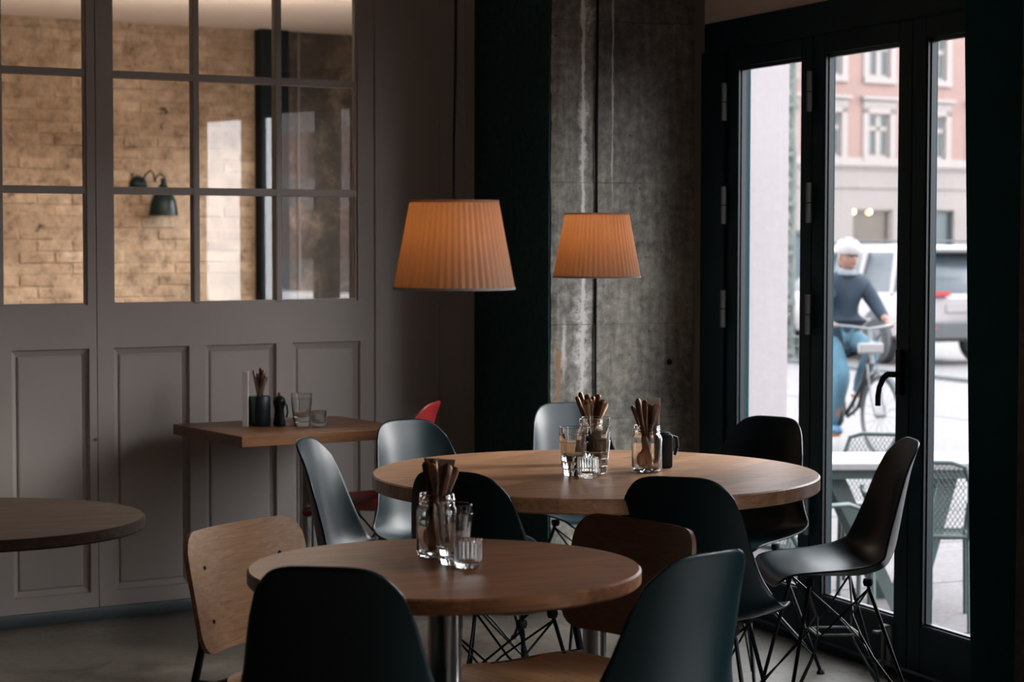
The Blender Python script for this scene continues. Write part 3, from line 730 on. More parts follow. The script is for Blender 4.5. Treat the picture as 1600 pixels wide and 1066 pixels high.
# ------------------------------------------------------------------ pendant lamps
def pendant(label, x, y, zb, cord, watts=.55):
    t = thing('pendant_lamp', label, 'lamp', (x, y, 0), 0, 'pleated pendant lamps')
    r1, r0, h = .1185, .0865, .172; n = 52*8
    def mod(a, j): return 1+.017*(abs(((a*52/(2*PI)) % 1)-.5)*2-.5)+.0022*math.sin(a*17.3+1)*math.sin(a*5)
    pf = [(r1+(r0-r1)*k/8, h*k/8) for k in range(9)]
    prof_ = pf+[(r-.0016, z) for r, z in reversed(pf)]
    sh = MB().lathe(prof_, n, (0, 0, zb), mod, closed=True).build('lamp_shade', 'shade', t, smooth=False)
    MB().lathe([(r1+.0018, 0), (r1+.0018, .005), (r1-.003, .005), (r1-.003, 0)], 64, (0, 0, zb-.002), closed=True).build('hem', 'paper', sh, smooth=True)
    MB().lathe([(r0+.0015, -.004), (r0+.0015, .001), (r0-.003, .001), (r0-.003, -.004)], 64, (0, 0, zb+h), closed=True).build('top_hem', 'shade', sh, smooth=True)
    sp = MB()
    for k in range(3):
        a = k*2*PI/3+.4; sp.tube([(.018*math.cos(a), .018*math.sin(a), zb+h-.012), (r0*.985*math.cos(a), r0*.985*math.sin(a), zb+h-.003)], .0016, 6)
    sp.build('spider', 'chrome', t)
    MB().lathe([(0, 0), (.019, 0), (.02, .025), (.008, .036), (0, .036)], 20, (0, 0, zb+h-.040)).build('lamp_holder', 'cord', t, smooth=True)
    MB().lathe([(0, 0), (.018, .005), (.028, .022), (.029, .036), (.02, .058), (.013, .07), (0, .07)], 20, (0, 0, zb+h-.105)).build('bulb', 'bulb', t, smooth=True)
    MB().tube([(cx_, cy_, z_) for cx_, cy_, z_ in cord], .0031, 8).build('cord', 'cord', t, smooth=True)
    MB().lathe([(0, -.03), (.05, -.03), (.05, 0), (0, 0)], 28, (0, 0, CEIL)).build('ceiling_rose', 'cord', t, smooth=True)
    L_ = bpy.data.lights.new('bulb_light', 'POINT'); L_.energy = watts; L_.color = (1, .66, .36); L_.shadow_soft_size = .03
    lo = bpy.data.objects.new('bulb_light', L_); COL.objects.link(lo); lo.parent = t; lo.location = (0, 0, zb+.138)
    return t
zs = [1.455+i*(2.79-1.455)/10 for i in range(11)]
pendant('cream pleated pendant lamp glowing orange, nearer, hanging over the small table', 1.481, 3.889, 1.298, [((0, .0, .003, .004, .0045, .003, .001, 0, 0, 0, 0)[i]*(.9 if i else 0), 0, zs[i]) for i in range(11)])
pendant('cream pleated pendant lamp in front of the concrete column, lit white on its right side', 2.404, 5.228, 1.291, [((0, -.003, -.004, -.001, 0, .001, .001, .001, 0, 0, 0)[i], 0, zs[i]) for i in range(11)], .9)

# ------------------------------------------------------------------ glasses, jars, cutlery
def rev_glass(outer, inner, n=40, mod=None):
    """closed glass solid: outer profile bottom->rim, inner rim->bottom"""
    return MB().lathe([(0.0001, outer[0][1])]+outer+inner+[(0.0001, inner[-1][1])], n, (0, 0, 0), mod)
def jar_mesh():
    o = [(.034, 0), (.040, .004), (.042, .012), (.042, .094), (.038, .102), (.0355, .106), (.0375, .1085), (.0355, .111), (.0355, .114), (.0375, .1165), (.0355, .119), (.0355, .127), (.0345, .129)]
    i = [(.0335, .127), (.0335, .106), (.0395, .094), (.0395, .013), (.034, .006)]
    return rev_glass(o, i).mesh('jar_body', 'glass', smooth=True)
def tumbler_mesh(h=.10, r0=.029, r1=.039):
    o = [(r0-.003, 0), (r0, .003), (r0+.001, .010)]+[(r0+(r1-r0)*k/6, h*k/6) for k in range(1, 7)]+[(r1-.0008, h+.001)]
    i = [(r1-.002, h), (r0+(r1-r0)*.5-.0024, h*.5), (r0-.0014, .019), (r0-.006, .016)]
    f = lambda a, j: 1+(.010*(-1 if j > 9 else 1)*0 + .006*math.cos(10*a) if 1 < j < 7 else 0)
    return rev_glass(o, i, 40, f).mesh('tumbler_body', 'glass', smooth=True)
def ribbed_mesh(h=.056, r=.027):
    o = [(r-.008, 0), (r-.003, .003), (r-.0005, .010), (r, .018), (r+.0005, h*.75), (r+.0008, h), (r, h+.001)]
    i = [(r-.0025, h), (r-.003, .016), (r-.008, .012)]
    f = lambda a, j: 1+(.035*math.cos(20*a) if 3 <= j <= 6 else 0)
    return rev_glass(o, i, 100, f).mesh('ribbed_body', 'glass', smooth=True)
JM, TM, RM = jar_mesh(), tumbler_mesh(), ribbed_mesh()
TT = tumbler_mesh(.091, .030, .0405)
def put(name, me, loc, label, cat, rz=0, group=None):
    o = link(name, me, None, loc, (0, 0, rz)); return tag(o, label, cat, group)
def cutlery(kind):
    """standing piece, origin at its lower tip, handle up"""
    t = empty(dict(k='table_knife', f='table_fork', s='table_spoon')[kind])
    def flat(pts, th, m, name, sx=1):
        mb = MB(); n = 10; vs = []; fs = []
        for j, (z, w, yo) in enumerate(pts):
            for k in range(n): a = 2*PI*k/n; vs.append((w*math.cos(a), yo+th*math.sin(a)*min(1, w/.003+.15), z))
        for j in range(len(pts)-1):
            for k in range(n): fs.append((j*n+k, j*n+(k+1) % n, (j+1)*n+(k+1) % n, (j+1)*n+k))
        fs.append(tuple(reversed(range(n)))); fs.append(tuple(range((len(pts)-1)*n, len(pts)*n)))
        return mb.add(vs, fs).build(name, m, t, smooth=True)
    if kind == 'k':
        flat([(0, .001, 0), (.01, .006, 0), (.03, .009, 0), (.085, .0085, 0), (.10, .005, 0)], .0009, 'steel', 'blade')
        flat([(.098, .0045, 0), (.11, .0055, 0), (.15, .0066, .001), (.185, .0080, .003), (.203, .0076, .005), (.209, .004, .006)], .0036, 'cuthandle', 'handle')
    elif kind == 's':
        flat([(0, .002, .004), (.008, .011, .006), (.025, .0165, .0075), (.042, .0145, .006), (.055, .006, .002), (.064, .003, 0)], .0012, 'steel', 'bowl')
        flat([(.062, .003, 0), (.10, .003, .001), (.14, .0052, .003), (.175, .0092, .004), (.192, .0095, .002), (.200, .005, 0)], .0016, 'steel', 'handle')
    else:
        mb = MB()
        for k in (-1.5, -.5, .5, 1.5): mb.tube([(k*.0045, .002, 0), (k*.0048, .004, .03), (k*.0042, .003, .045)], .0011, 5)
        mb.build('tines', 'steel', t, smooth=True)
        flat([(.042, .009, .003), (.055, .010, .002), (.068, .003, 0), (.11, .0028, .001), (.15, .0062, .003), (.18, .0088, .003), (.192, .0075, .001), (.198, .004, 0)], .0015, 'steel', 'neck_and_handle')
    return t
CP = {k: cutlery(k) for k in 'kfs'}; used = {}
def put_cut(kind, base, top, label, group, spin=0, m=None):
    key = kind
    if kind not in used: o = CP[kind]; used[kind] = 1
    else: o = copy_tree(CP[kind])
    b, t = Vector(base), Vector(top); z = (t-b).normalized()
    x = Vector((math.cos(spin), math.sin(spin), 0)); x = (x-z*x.dot(z)).normalized(); y = z.cross(x)
    mw = Matrix((x, y, z)).transposed().to_4x4(); mw.translation = b; _q = random.uniform(.84, .97); mw = mw @ Matrix.Diagonal((random.uniform(.95, 1.2), 1.1, _q, 1))
    o.matrix_basis = mw
    tag(o, label, dict(k='knife', f='fork', s='spoon')[kind], group); return o
PM_ = MB().lathe([(0, 0), (.036, 0), (.040, .005), (.041, .10), (.038, .108), (.036, .10), (.036, .008), (0, .008)], 32).mesh('dark_pot', 'dark_enamel', smooth=True)
Rv, Dv = Vector((_r0.x, _r0.y, 0)), Vector((math.sin(_yaw), math.cos(_yaw), 0))
def setting(j, zt, tops, jarlabel, where, group, paper=None):
    put('cutlery_jar', PM_ if group == 'd' else JM, (j[0], j[1], zt), jarlabel, 'jar')
    for i, (kind, tx, ty, bx, by, spin) in enumerate(tops):
        Ln = dict(k=.209, f=.198, s=.200)[kind]
        b = Vector((j[0], j[1], zt+.008))+Rv*bx+Dv*by; tp = Vector((j[0], j[1], 0))+Rv*(tx*random.uniform(.72, 1.0)+random.uniform(-.006, .006))+Dv*ty
        dxy = math.hypot(tp.x-b.x, tp.y-b.y); h = math.sqrt(max(Ln*Ln-dxy*dxy, .0001)); tp.z = b.z+h
        nm = dict(k='knife', f='fork', s='spoon')[kind]
        rank = sorted(range(len(tops)), key=lambda q: tops[q][1]).index(i)
        o_ = ('leftmost', 'second from left', 'third from left', 'fourth from left', 'fifth from left', 'sixth from left', 'seventh from left', 'eighth from left', 'ninth from left', 'tenth from left', 'eleventh from left', 'rightmost')[rank] if rank < len(tops)-1 else 'rightmost'
        put_cut(kind, b, tp, '%s, %s of the cutlery in the jar %s' % (nm, o_, where) if group != 'd' else '%s, %s in the dark pot on the wall table' % (nm, o_), 'cutlery in the jar %s' % where, spin)
def jobs(seed, n=9, spread=.036):
    rr = random.Random(seed); out = []
    for i in range(n):
        a = -1+2*(i+.5)/n; out.append((rr.choice('kfsks'), a*spread+rr.uniform(-.004, .004), rr.uniform(-.03, .022), -a*.012+rr.uniform(-.006, .006), rr.uniform(-.012, .012), _yaw*-1+rr.uniform(-.7, .7)))
    return out
# small table
setting((1.493, 4.019), .7505, [('k', -.036, -.006, .018, -.006, -.4), ('k', -.022, .012, .008, .012, -.2), ('k', -.008, -.016, .006, -.016, -.5), ('f', .002, .014, -.002, .010, .2),
        ('s', -.028, .02, -.014, .014, -.3), ('k', .030, -.010, -.012, -.010, -.9), ('k', .038, .004, -.016, .004, -.4), ('s', .044, .012, -.008, .018, -.2), ('f', -.014, -.024, .014, -.02, -.6)],
        'glass screw-top jar of cutlery on the small round table', 'on the small table', 'a')
put('tumbler', TM, (1.491, 3.922, .7505), 'upper clear tumbler of the stacked pair on the small round table', 'glass', .2, 'stacked tumblers on the small round table').location.z = .7505+.018
put('tumbler', TM, (1.491, 3.922, .7505), 'lower clear tumbler of the stacked pair on the small round table', 'glass', .5, 'stacked tumblers on the small round table')
put('ribbed_tumbler', RM, (1.4965, 3.853, .7505), 'small ribbed glass on the small round table in front of the stacked tumblers', 'glass')
# big table, left jar
JL = (2.515, 5.50)
setting(JL, .7505, [('k', -.047, .0, .018, .0, .1), ('k', -.040, .012, .012, .012, -.2), ('s', -.036, -.02, .008, -.014, -.3), ('s', -.024, -.024, .004, -.02, -.2), ('k', -.016, -.004, .006, 0, -.6), ('k', -.008, .008, .0, .006, -.4),
        ('f', .004, -.012, .0, -.008, -.3), ('k', .012, .012, -.006, .016, -.2), ('k', .024, 0, -.010, 0, -.5), ('k', .038, -.014, -.018, -.012, -.9), ('s', .046, .012, -.014, .014, -.3), ('s', .054, .0, -.02, -.004, .2)],
        'glass jar of cutlery behind the stacked tumblers on the oak table', 'behind the oak table tumblers', 'b')
JR = (2.574, 5.262)
setting(JR, .7505, [('k', -.046, .004, .016, .004, .4), ('k', -.032, -.012, .010, -.022, -.5), ('k', -.024, .016, .004, .012, -.2), ('k', -.008, .0, .004, .0, -.6), ('k', .004, .014, .0, .012, -.3), ('f', .010, .02, -.006, .018, -.3),
        ('k', .018, .004, -.008, .0, -.4), ('s', .034, -.014, -.010, -.012, -.35), ('s', .042, .008, -.018, .010, -.3), ('f', .026, .018, -.012, .02, -.3)],
        'glass screw-top jar of cutlery at the right on the oak table', 'right on the oak table', 'c')
# one spoon stands bowl-down against the front glass is among them
o = MB().box(-.019, .019, -.003, .003, 0, .112).box(-.017, .017, -.006, .005, .003, .108).build('paper_napkin', 'paper', None, (JR[0]+.020, JR[1]+.012, .842), (R(-3), R(3), -_yaw), bevel=.0008)
tag(o, 'folded white paper napkin in the right cutlery jar on the oak table', 'napkin')
o = MB().add([(-.012, -.001, 0), (.012, -.001, 0), (.034, -.001, .150), (-.030, -.001, .152), (-.012, .0015, 0), (.012, .0015, 0), (.034, .0015, .150), (-.030, .0015, .152)],
    [(0, 1, 2, 3), (7, 6, 5, 4), (0, 4, 5, 1), (1, 5, 6, 2), (2, 6, 7, 3), (3, 7, 4, 0)]).build('paper_napkin', 'kraft', None, (1.497, 4.035, .797), (0, R(2), -_yaw))
tag(o, 'brown paper napkin fanned out of the cutlery jar on the small round table', 'napkin')
sx, sy = 2.352, 5.262
for k in range(3):
    put('tumbler', TT, (sx, sy, .7505+k*.0195), '%s clear tumbler in the left-hand shorter stack on the oak table' % ('lowest', 'middle', 'topmost')[k], 'glass', k*.2, 'left stack of tumblers on the oak table')
sx, sy = 2.427, 5.280
for k in range(4):
    put('tumbler', TT, (sx, sy, .7505+k*.0207), '%s clear tumbler in the taller stack on the oak table' % ('lowest', 'second', 'third', 'topmost')[k], 'glass', k*.3, 'tall stack of tumblers on the oak table')
put('ribbed_tumbler', RM, (2.362, 5.187, .7505), 'small ribbed glass in front of the tumbler stacks on the oak table', 'glass')
cr = thing('oil_cruet', 'black square bottle with a side handle behind the right cutlery jar', 'bottle', (2.668, 5.345, .7505), -_yaw)
MB().box(-.024, .024, -.024, .024, 0, .095).build('body', 'dark_enamel', cr, bevel=.007, smooth=True)
MB().tube([(.023, 0, .088), (.036, 0, .084), (.038, 0, .06), (.030, 0, .035)], .0045, 8).build('handle', 'dark_enamel', cr, smooth=True)
MB().lathe([(0, 0), (.018, 0), (.018, .004), (.005, .007), (0, .007)], 20).build('lid', 'dark_enamel', cr, loc=(0, 0, .095), smooth=True)
# wall table (top at .71)
WT = lambda s, n: (s*math.cos(A10)-n*math.sin(A10), s*math.sin(A10)+n*math.cos(A10))
ZW = .7105
jx, jy = WT(3.355, 7.00)
setting((jx, jy), ZW, [('k', -.022, 0, .01, 0, .2), ('k', -.030, .01, .014, .01, .2), ('k', -.006, .0, .004, 0, 0), ('k', .010, .01, 0, .01, 0), ('s', .016, -.01, -.004, -.01, 0), ('k', .024, 0, -.008, 0, .3), ('f', .030, -.01, -.012, -.01, .3)],
        'dark round pot of cutlery on the wall table', 'on the wall table', 'd')
pm = thing('pepper_mill', 'black pepper mill with a pinkish knob on the wall table', 'mill', (*WT(3.430, 6.99), ZW), 0)
MB().lathe([(0, 0), (.022, 0), (.023, .006), (.019, .035), (.0165, .055), (.021, .070), (.0235, .084), (.020, .098), (.010, .106), (0, .107)], 24).build('body', 'dark_enamel', pm, smooth=True)
MB().lathe([(0, 0), (.005, 0), (.007, .006), (.005, .011), (0, .012)], 14).build('knob', 'cherry', pm, loc=(0, 0, .107), smooth=True)
MB().tube([(.018, 0, .085), (.028, 0, .07), (.031, 0, .045), (.027, 0, .025)], .004, 8).build('side_handle', 'dark_enamel', pm, smooth=True)
x, y = WT(3.475, 6.90)
put('tumbler', TM, (x, y, ZW+.018), 'upper tumbler of the stacked pair on the wall table', 'glass', .2, 'stacked tumblers on the wall table')
put('tumbler', TM, (x, y, ZW), 'lower tumbler of the stacked pair on the wall table', 'glass', .6, 'stacked tumblers on the wall table')
x, y = WT(3.525, 6.86)
put('ribbed_tumbler', RM, (x, y, ZW), 'small ribbed glass on the wall table beside the stacked tumblers', 'glass')
x, y = WT(3.305, 7.01)
o = MB().box(-.010, .010, -.045, .045, 0, .20).build('menu_card', 'paper', None, (x, y, ZW), (0, 0, -.31), bevel=.001); tag(o, 'upright pale menu card behind the cutlery jar on the wall table', 'menu')

# ------------------------------------------------------------------ street
G = -.42
gr = MB().box(3.86, 70, -20, 90, G-.2, G).build('pavement', 'pave'); struct(gr, 'pale pinkish pavement and street outside the doors', 'ground')
def strip(x0, x1, y0, y1, z0, z1, m, name, lab, par=None):
    o = MB().box(x0, x1, y0, y1, z0, z1).build(name, m, par); return struct(o, lab, 'kerb')
for k, (xa, xb) in enumerate(((8.9, 8.93), (12.2, 12.24))): MB().box(xa, xb, -10, 60, G, G+.004).build('pavement_joint', 'cargrey', gr)
for yj in (6.9, 8.15, 9.4, 10.65, 11.9): MB().box(4.4, 8.9, yj, yj+.008, G, G+.003).build('pavement_joint', 'cargrey', gr)
strip(15.35, 15.50, -20, 60, G, G+.05, 'cargrey', 'kerb', 'dark kerb line along the street')

# facade opposite: local x along, rotated like the partition
FC = 64.0; GS = -1.1
fa = thing('apartment_building', 'pink and cream apartment block across the street with shop windows below', 'building', (0, 0, 0), A10)
S0, S1 = 44, 72
xs = [57.98-2.52-2.52*k for k in range(4)][::-1]+[57.98, 57.98+3.10, 57.98+3.10+2.9, 57.98+3.1+5.8]
xs = sorted([47.9, 50.4, 52.9, 55.44, 57.98, 61.03, 63.7, 66.4])
rowz = [(4.585, 6.318), (7.77, 9.5), (10.95, 12.7), (14.1, 15.85)]
# wall with real openings: piers between windows and bands between rows
ww = 1.12; wall = MB(); zz = [3.35]+[e for r_ in rowz for e in r_]+[18.0]
for a, b in zip(zz[::2], zz[1::2]): wall.box(S0, S1, FC, FC+.4, a, b)
ed = [S0]+[e for x_ in xs for e in (x_-ww/2, x_+ww/2)]+[S1]
for r_ in rowz:
    for a, b in zip(ed[::2], ed[1::2]): wall.box(a, b, FC, FC+.4, r_[0], r_[1])
wall.build('upper_wall', 'pink', fa)
MB().box(S0, S1, FC-.18, FC+.1, 4.22, 4.40).box(S0, S1, FC-.10, FC+.1, 4.10, 4.22).build('sill_band', 'trim', fa)
MB().box(S0, S1, FC-.05, FC, 3.35, 4.10).build('fascia_band', 'stone', fa)
MB().box(S0, S1, FC-.07, FC, 4.40, 4.56).build('plinth_band', 'trim', fa)
MB().box(S0, S1, FC-.15, FC+.1, 18.0, 18.5).build('cornice', 'trim', fa)
MB().box(S0-.5, S1+.5, FC-.6, FC+8, 18.5, 19.2).build('roof', 'cargrey', fa)
for ri, (z0, z1) in enumerate(rowz):
    for x_ in xs:
        b = .30
        mb = MB().box(x_-ww/2-b, x_-ww/2, FC-.06, FC+.05, z0-.18, z1+.2).box(x_+ww/2, x_+ww/2+b, FC-.06, FC+.05, z0-.18, z1+.2).box(x_-ww/2-b, x_+ww/2+b, FC-.06, FC+.05, z1, z1+.28).box(x_-ww/2-b, x_+ww/2+b, FC-.10, FC+.05, z0-.25, z0)
        mb.build('window_surround', 'trim', fa)
        MB().box(x_-ww/2-b-.12, x_+ww/2+b+.12, FC-.20, FC+.02, z1+.55, z1+.68).box(x_-ww/2-b, x_+ww/2+b, FC-.08, FC+.02, z1+.28, z1+.55).build('window_pediment', 'trim', fa)
        f = MB(); t = .10
        f.box(x_-ww/2, x_-ww/2+t, FC+.06, FC+.14, z0, z1).box(x_+ww/2-t, x_+ww/2, FC+.06, FC+.14, z0, z1).box(x_-.13, x_+.13, FC+.05, FC+.14, z0, z1).box(x_-ww/2, x_+ww/2, FC+.05, FC+.14, z1-.68, z1-.50).box(x_-ww/2, x_+ww/2, FC+.06, FC+.14, z0, z0+.1).box(x_-ww/2, x_+ww/2, FC+.06, FC+.14, z1-.09, z1)
        w = f.build('window_frame', 'trim', fa)
        MB().box(x_-ww/2, x_+ww/2, FC+.10, FC+.12, z0, z1).build('pane', 'dark_glass', w)
# ground floor: piers and shop windows
gf = MB().box(S0, S1, FC, FC+.4, 2.50, 3.35)
bays = [(49.5, 52.6), (56.67, 58.75), (60.35, 62.15), (64.5, 68.0)]
e2 = [S0]+[e for b_ in bays for e in b_]+[S1]
for a, b in zip(e2[::2], e2[1::2]): gf.box(a, b, FC, FC+.4, GS, 2.50)
gf.build('ground_floor_wall', 'stone', fa)
for i, (a, b) in enumerate(bays):
    top = 2.50
    dg = MB().box(a, b, FC+.22, FC+.26, GS, top).build('shop_window', 'shop_glass' if i % 2 else 'dark_glass', fa)
    MB().box(a, a+.08, FC+.10, FC+.2, GS, top).box(b-.08, b, FC+.10, FC+.2, GS, top).box(a, b, FC+.1, FC+.2, GS, GS+.5).box(a, b, FC+.1, FC+.2, top-.08, top).build('shop_frame', 'cargrey' if i % 2 == 0 else 'trim', fa)
    if i == 1:
        for q in (.12, .97): MB().lathe([(0, -.14), (.10, -.1), (.14, 0), (.10, .1), (0, .14)], 12).build('shop_lamp', 'bulb_warm', dg, loc=(a+q, FC+.17, 2.42))
gs_ = MB().box(S0, S1, FC-20, FC+.4, GS-.2, GS).build('forecourt', 'stone', fa)

# low row of buildings along the far side of the street (met by the glazing's reflections)
rb = thing('terraced_building', 'low pale terraced building along the far side of the street', 'building', (38, 0, G))
MB().box(0, 6, -40, 22, 0, 1.0).box(0, 6, -40, 22, 2.6, 3.6).box(0, 6, -40, 22, 5.0, 6.2).build('wall', 'stone', rb)
for k in range(21):
    y_ = -40+3*k; MB().box(0, 6, y_, y_+1.5, 1.0, 2.6).box(0, 6, y_, y_+1.5, 3.6, 5.0).build('pier', 'pink', rb)
MB().box(.4, .5, -40, 22, 0, 5.5).build('glazing', 'dark_glass', rb)
MB().box(-.3, 6.3, -40.3, 22.3, 6.2, 6.5).build('roof', 'cargrey', rb)
MB().box(-.25, -.05, -10, 10, 2.5, 3.3).build('awning_board', 'bollard', rb)

# lattice mast
mx, my = 15.99, 28.0
lm = thing('lattice_mast', 'pale green lattice steel mast beyond the white wall', 'mast', (mx, my, G), R(-20))
hm = 9.0; w0 = .115
for sx in (-1, 1):
    for sy in (-1, 1): MB().box(sx*w0-.022, sx*w0+.022, sy*w0-.022, sy*w0+.022, 0, hm).build('upright', 'mast', lm)
for k in range(24):
    z = .1+k*.37; b = MB()
    for s in (-1, 1):
        b.tube([(-w0, s*w0, z), (w0, s*w0, z+.37)], .016, 4); b.tube([(w0, s*w0, z), (-w0, s*w0, z+.37)], .016, 4)
        b.tube([(s*w0, -w0, z), (s*w0, w0, z+.37)], .016, 4)
    b.build('cross_brace', 'mast', lm)
    if k % 2 == 0: MB().box(-w0-.03, w0+.03, -w0-.03, w0+.03, z-.04, z+.04).build('collar', 'mast', lm)
bx_ = thing('advertising_pillar', 'blue-grey panelled street cabinet behind the lattice mast', 'street cabinet', (17.52, 30, G), 0)
MB().box(-.28, .28, -.2, .2, 0, 1.85).build('body', 'bollard', bx_, bevel=.02)
MB().box(-.32, .32, -.24, .24, 1.85, 1.93).build('cap', 'cargrey', bx_)
MB().lathe([(0, -.06), (.06, 0), (0, .06)], 10).build('lamp', 'bulb_warm', bx_, loc=(.1, 0, 2.1))

# ------------------------------------------------------------------ car (SUV), local x = forward, rear at 0
car = thing('parked_car', 'white estate car parked across the street, tail towards the camera', 'car', (17.35, 25.35, G), R(90))
LEN, WD = 4.5, 1.82
def loft(sections, name, m, par, smooth=True):
    """sections: list of (x, [(y,z)...]) open half profiles mirrored"""
    mb = MB(); n = None; vs = []; 
    for x_, hp in sections:
        ring = [(x_, y_, z_) for y_, z_ in hp]+[(x_, -y_, z_) for y_, z_ in reversed(hp)]
        n = len(ring); vs += ring
    fs = [(j*n+k, j*n+(k+1) % n, (j+1)*n+(k+1) % n, (j+1)*n+k) for j in range(len(sections)-1) for k in range(n)]
    fs += [tuple(reversed(range(n))), tuple(range((len(sections)-1)*n, len(sections)*n))]
    return mb.add(vs, fs).build(name, m, par, smooth=smooth, weld=True)
h = WD/2
def low(x_, zt, w=1.0, zb=.30): return (x_, [(h*w*.80, zb), (h*w*.97, zb+.10), (h*w, .62), (h*w*.985, .86), (h*w*.93, zt)])
loft([low(.02, .95, .90, .48), low(.10, 1.02, .96, .40), low(.35, 1.04, 1.0, .32), low(1.2, 1.02), low(2.4, 1.0), low(3.3, .98, 1, .30), low(3.9, .93, .98), low(4.35, .82, .92, .32), low(4.5, .66, .84, .40)], 'body', 'carwhite', car)
def gh(x_, zt, wb, wtop, zb=.98): return (x_, [(h*wb, zb), (h*wb*.99, zb+.05), (h*wtop, zt-.06), (h*wtop*.9, zt)])
loft([gh(.10, 1.05, .90, .88), gh(.42, 1.60, .93, .74), gh(.8, 1.655, .93, .75), gh(2.2, 1.665, .93, .75), gh(2.75, 1.58, .93, .76), gh(3.45, 1.04, .91, .88)], 'greenhouse', 'carglass', car)
loft([(.28, [(h*.70, 1.60), (h*.60, 1.66)]), (.8, [(h*.745, 1.60), (h*.66, 1.70)]), (2.2, [(h*.745, 1.61), (h*.66, 1.71)]), (2.78, [(h*.74, 1.55), (h*.66, 1.61)])], 'roof', 'carwhite', car)
for x_ in (.48, 1.42, 2.38):
    for s in (-1, 1): MB().tube([(x_, s*h*.935, 1.0), (x_+(-.02 if x_ > 1 else .12), s*h*.765, 1.60)], .045, 6).build('window_pillar', 'carwhite', car)
for s in (-1, 1):
    MB().tube([(.45, s*.60, 1.72), (.6, s*.60, 1.76), (2.3, s*.60, 1.76), (2.5, s*.60, 1.72)], .018, 6).build('roof_rail', 'cargrey', car)
    MB().box(-.01, .16, s*.84-.10, s*.84+.04, .92, 1.05).box(-.035, .06, min(s*.22, s*.86), max(s*.22, s*.86), .99, 1.05).build('tail_light', 'tail', car)
    for x_ in (.82, 3.52):
        ar = MB().lathe([(0, -.012), (.395, -.012), (.395, .012), (0, .012)], 30).build('wheel_arch', 'cargrey', car, loc=(x_, s*h*.985, .40), rot=(R(90), 0, 0))
        wlh = MB().lathe([(.20, -.11), (.31, -.11), (.335, -.08), (.335, .08), (.31, .11), (.20, .11)], 30, closed=True).build('tyre', 'tyre', car, loc=(x_, s*(h-.09), .335), rot=(R(90), 0, 0), smooth=True)
        rm = MB().lathe([(0, -.09), (.205, -.10), (.205, .10), (0, .09)], 24)
        for k in range(5):
            a = k*2*PI/5; rm.tube([(.03*math.cos(a), .03*math.sin(a), s*-.112), (.19*math.cos(a), .19*math.sin(a), s*-.105)], .02, 5)
        rm.build('rim', 'alloy', wlh)
MB().box(-.03, .10, -h*.88, h*.88, .38, .62).build('rear_bumper', 'cargrey', car, bevel=.02)
MB().box(-.036, -.02, -h*.70, -h*.48, .52, .56).box(-.036, -.02, h*.48, h*.70, .52, .56).build('reflector', 'tail', car)
MB().box(-.004, .03, -.26, .26, .76, .87).build('number_plate', 'cafe_top', car)
MB().tube([(.10, -.5, 1.64), (-.02, -.5, 1.62), (-.02, .5, 1.62), (.10, .5, 1.64)], .03, 6).build('spoiler', 'cargrey', car)

# ------------------------------------------------------------------ cyclist
def skin_body(name, pts, edges, m, parent, root=0, sub=2):
    me = bpy.data.meshes.new(name); me.from_pydata([p[0] for p in pts], edges, []); o = link(name, me, parent)
    sk = o.modifiers.new('skin', 'SKIN'); sk.use_smooth_shade = True
    for i, p in enumerate(pts):
        r_ = p[1]; me.skin_vertices[0].data[i].radius = (r_, r_) if not isinstance(r_, tuple) else r_
        me.skin_vertices[0].data[i].use_root = (i == root)
    ss = o.modifiers.new('sub', 'SUBSURF'); ss.levels = sub; ss.render_levels = sub
    me.materials.append(M[m]); return o
CYX, CYY = 9.575, 15.70
HEAD = R(-94)
bk = thing('city_bicycle', 'dark step-through city bicycle ridden past the glass doors', 'bicycle', (CYX, CYY, G), HEAD)
def wheel(x_, name):
    w = MB().lathe([(.318, -.016), (.332, -.012), (.338, 0), (.332, .012), (.318, .016), (.312, 0)], 48, closed=True).build(name, 'tyre', bk, loc=(x_, 0, .338), rot=(R(90), 0, 0), smooth=True)
    MB().lathe([(.300, -.010), (.316, -.012), (.316, .012), (.300, .010)], 40, closed=True).build('rim', 'cargrey', w, smooth=True)
    sp = MB()
    for k in range(20):
        a = k*2*PI/20; sp.tube([(.02*math.cos(a+.3), .02*math.sin(a+.3), .02*(-1)**k), (.302*math.cos(a), .302*math.sin(a), 0)], .0018, 4, cap=False)
    o = sp.build('spokes', 'alloy', w); o['kind'] = 'stuff'
    MB().tube([(0, 0, -.045), (0, 0, .045)], .02, 10).build('hub', 'alloy', w)
wheel(.62, 'front_wheel'); wheel(-.50, 'rear_wheel')
fm = MB()
fm.tube([(.44, 0, .86), (.30, 0, .60), (.12, 0, .40), (0, 0, .30)], .018, 8)
fm.tube([(.46, 0, .80), (.36, 0, .58), (.20, 0, .36), (.03, 0, .28)], .014, 8)
fm.tube([(0, 0, .29), (-.16, 0, .78)], .016, 8)
for s in (-1, 1):
    fm.tube([(0, s*.03, .29), (-.50, s*.055, .338)], .010, 6); fm.tube([(-.15, s*.02, .70), (-.50, s*.055, .338)], .009, 6)
fm.build('frame', 'bikeblack', bk, smooth=True)
fk = MB().tube([(.41, 0, .96), (.47, 0, .76)], .018, 8)
for s in (-1, 1): fk.tube([(.465, s*.045, .76), (.54, s*.05, .50), (.62, s*.05, .338)], .010, 6)
fk.build('fork', 'alloy', bk, smooth=True)
MB().tube([(.20, .27, 1.06), (.31, .26, 1.08), (.40, .16, 1.07), (.40, 0, 1.05), (.40, -.16, 1.07), (.31, -.26, 1.08), (.20, -.27, 1.06)], .012, 8).tube([(.41, 0, .95), (.40, 0, 1.05)], .014, 8).build('handlebar', 'alloy', bk, smooth=True)
for s in (-1, 1): MB().tube([(.17, s*.272, 1.055), (.28, s*.263, 1.075)], .018, 8).build('grip', 'rubber', bk, smooth=True)
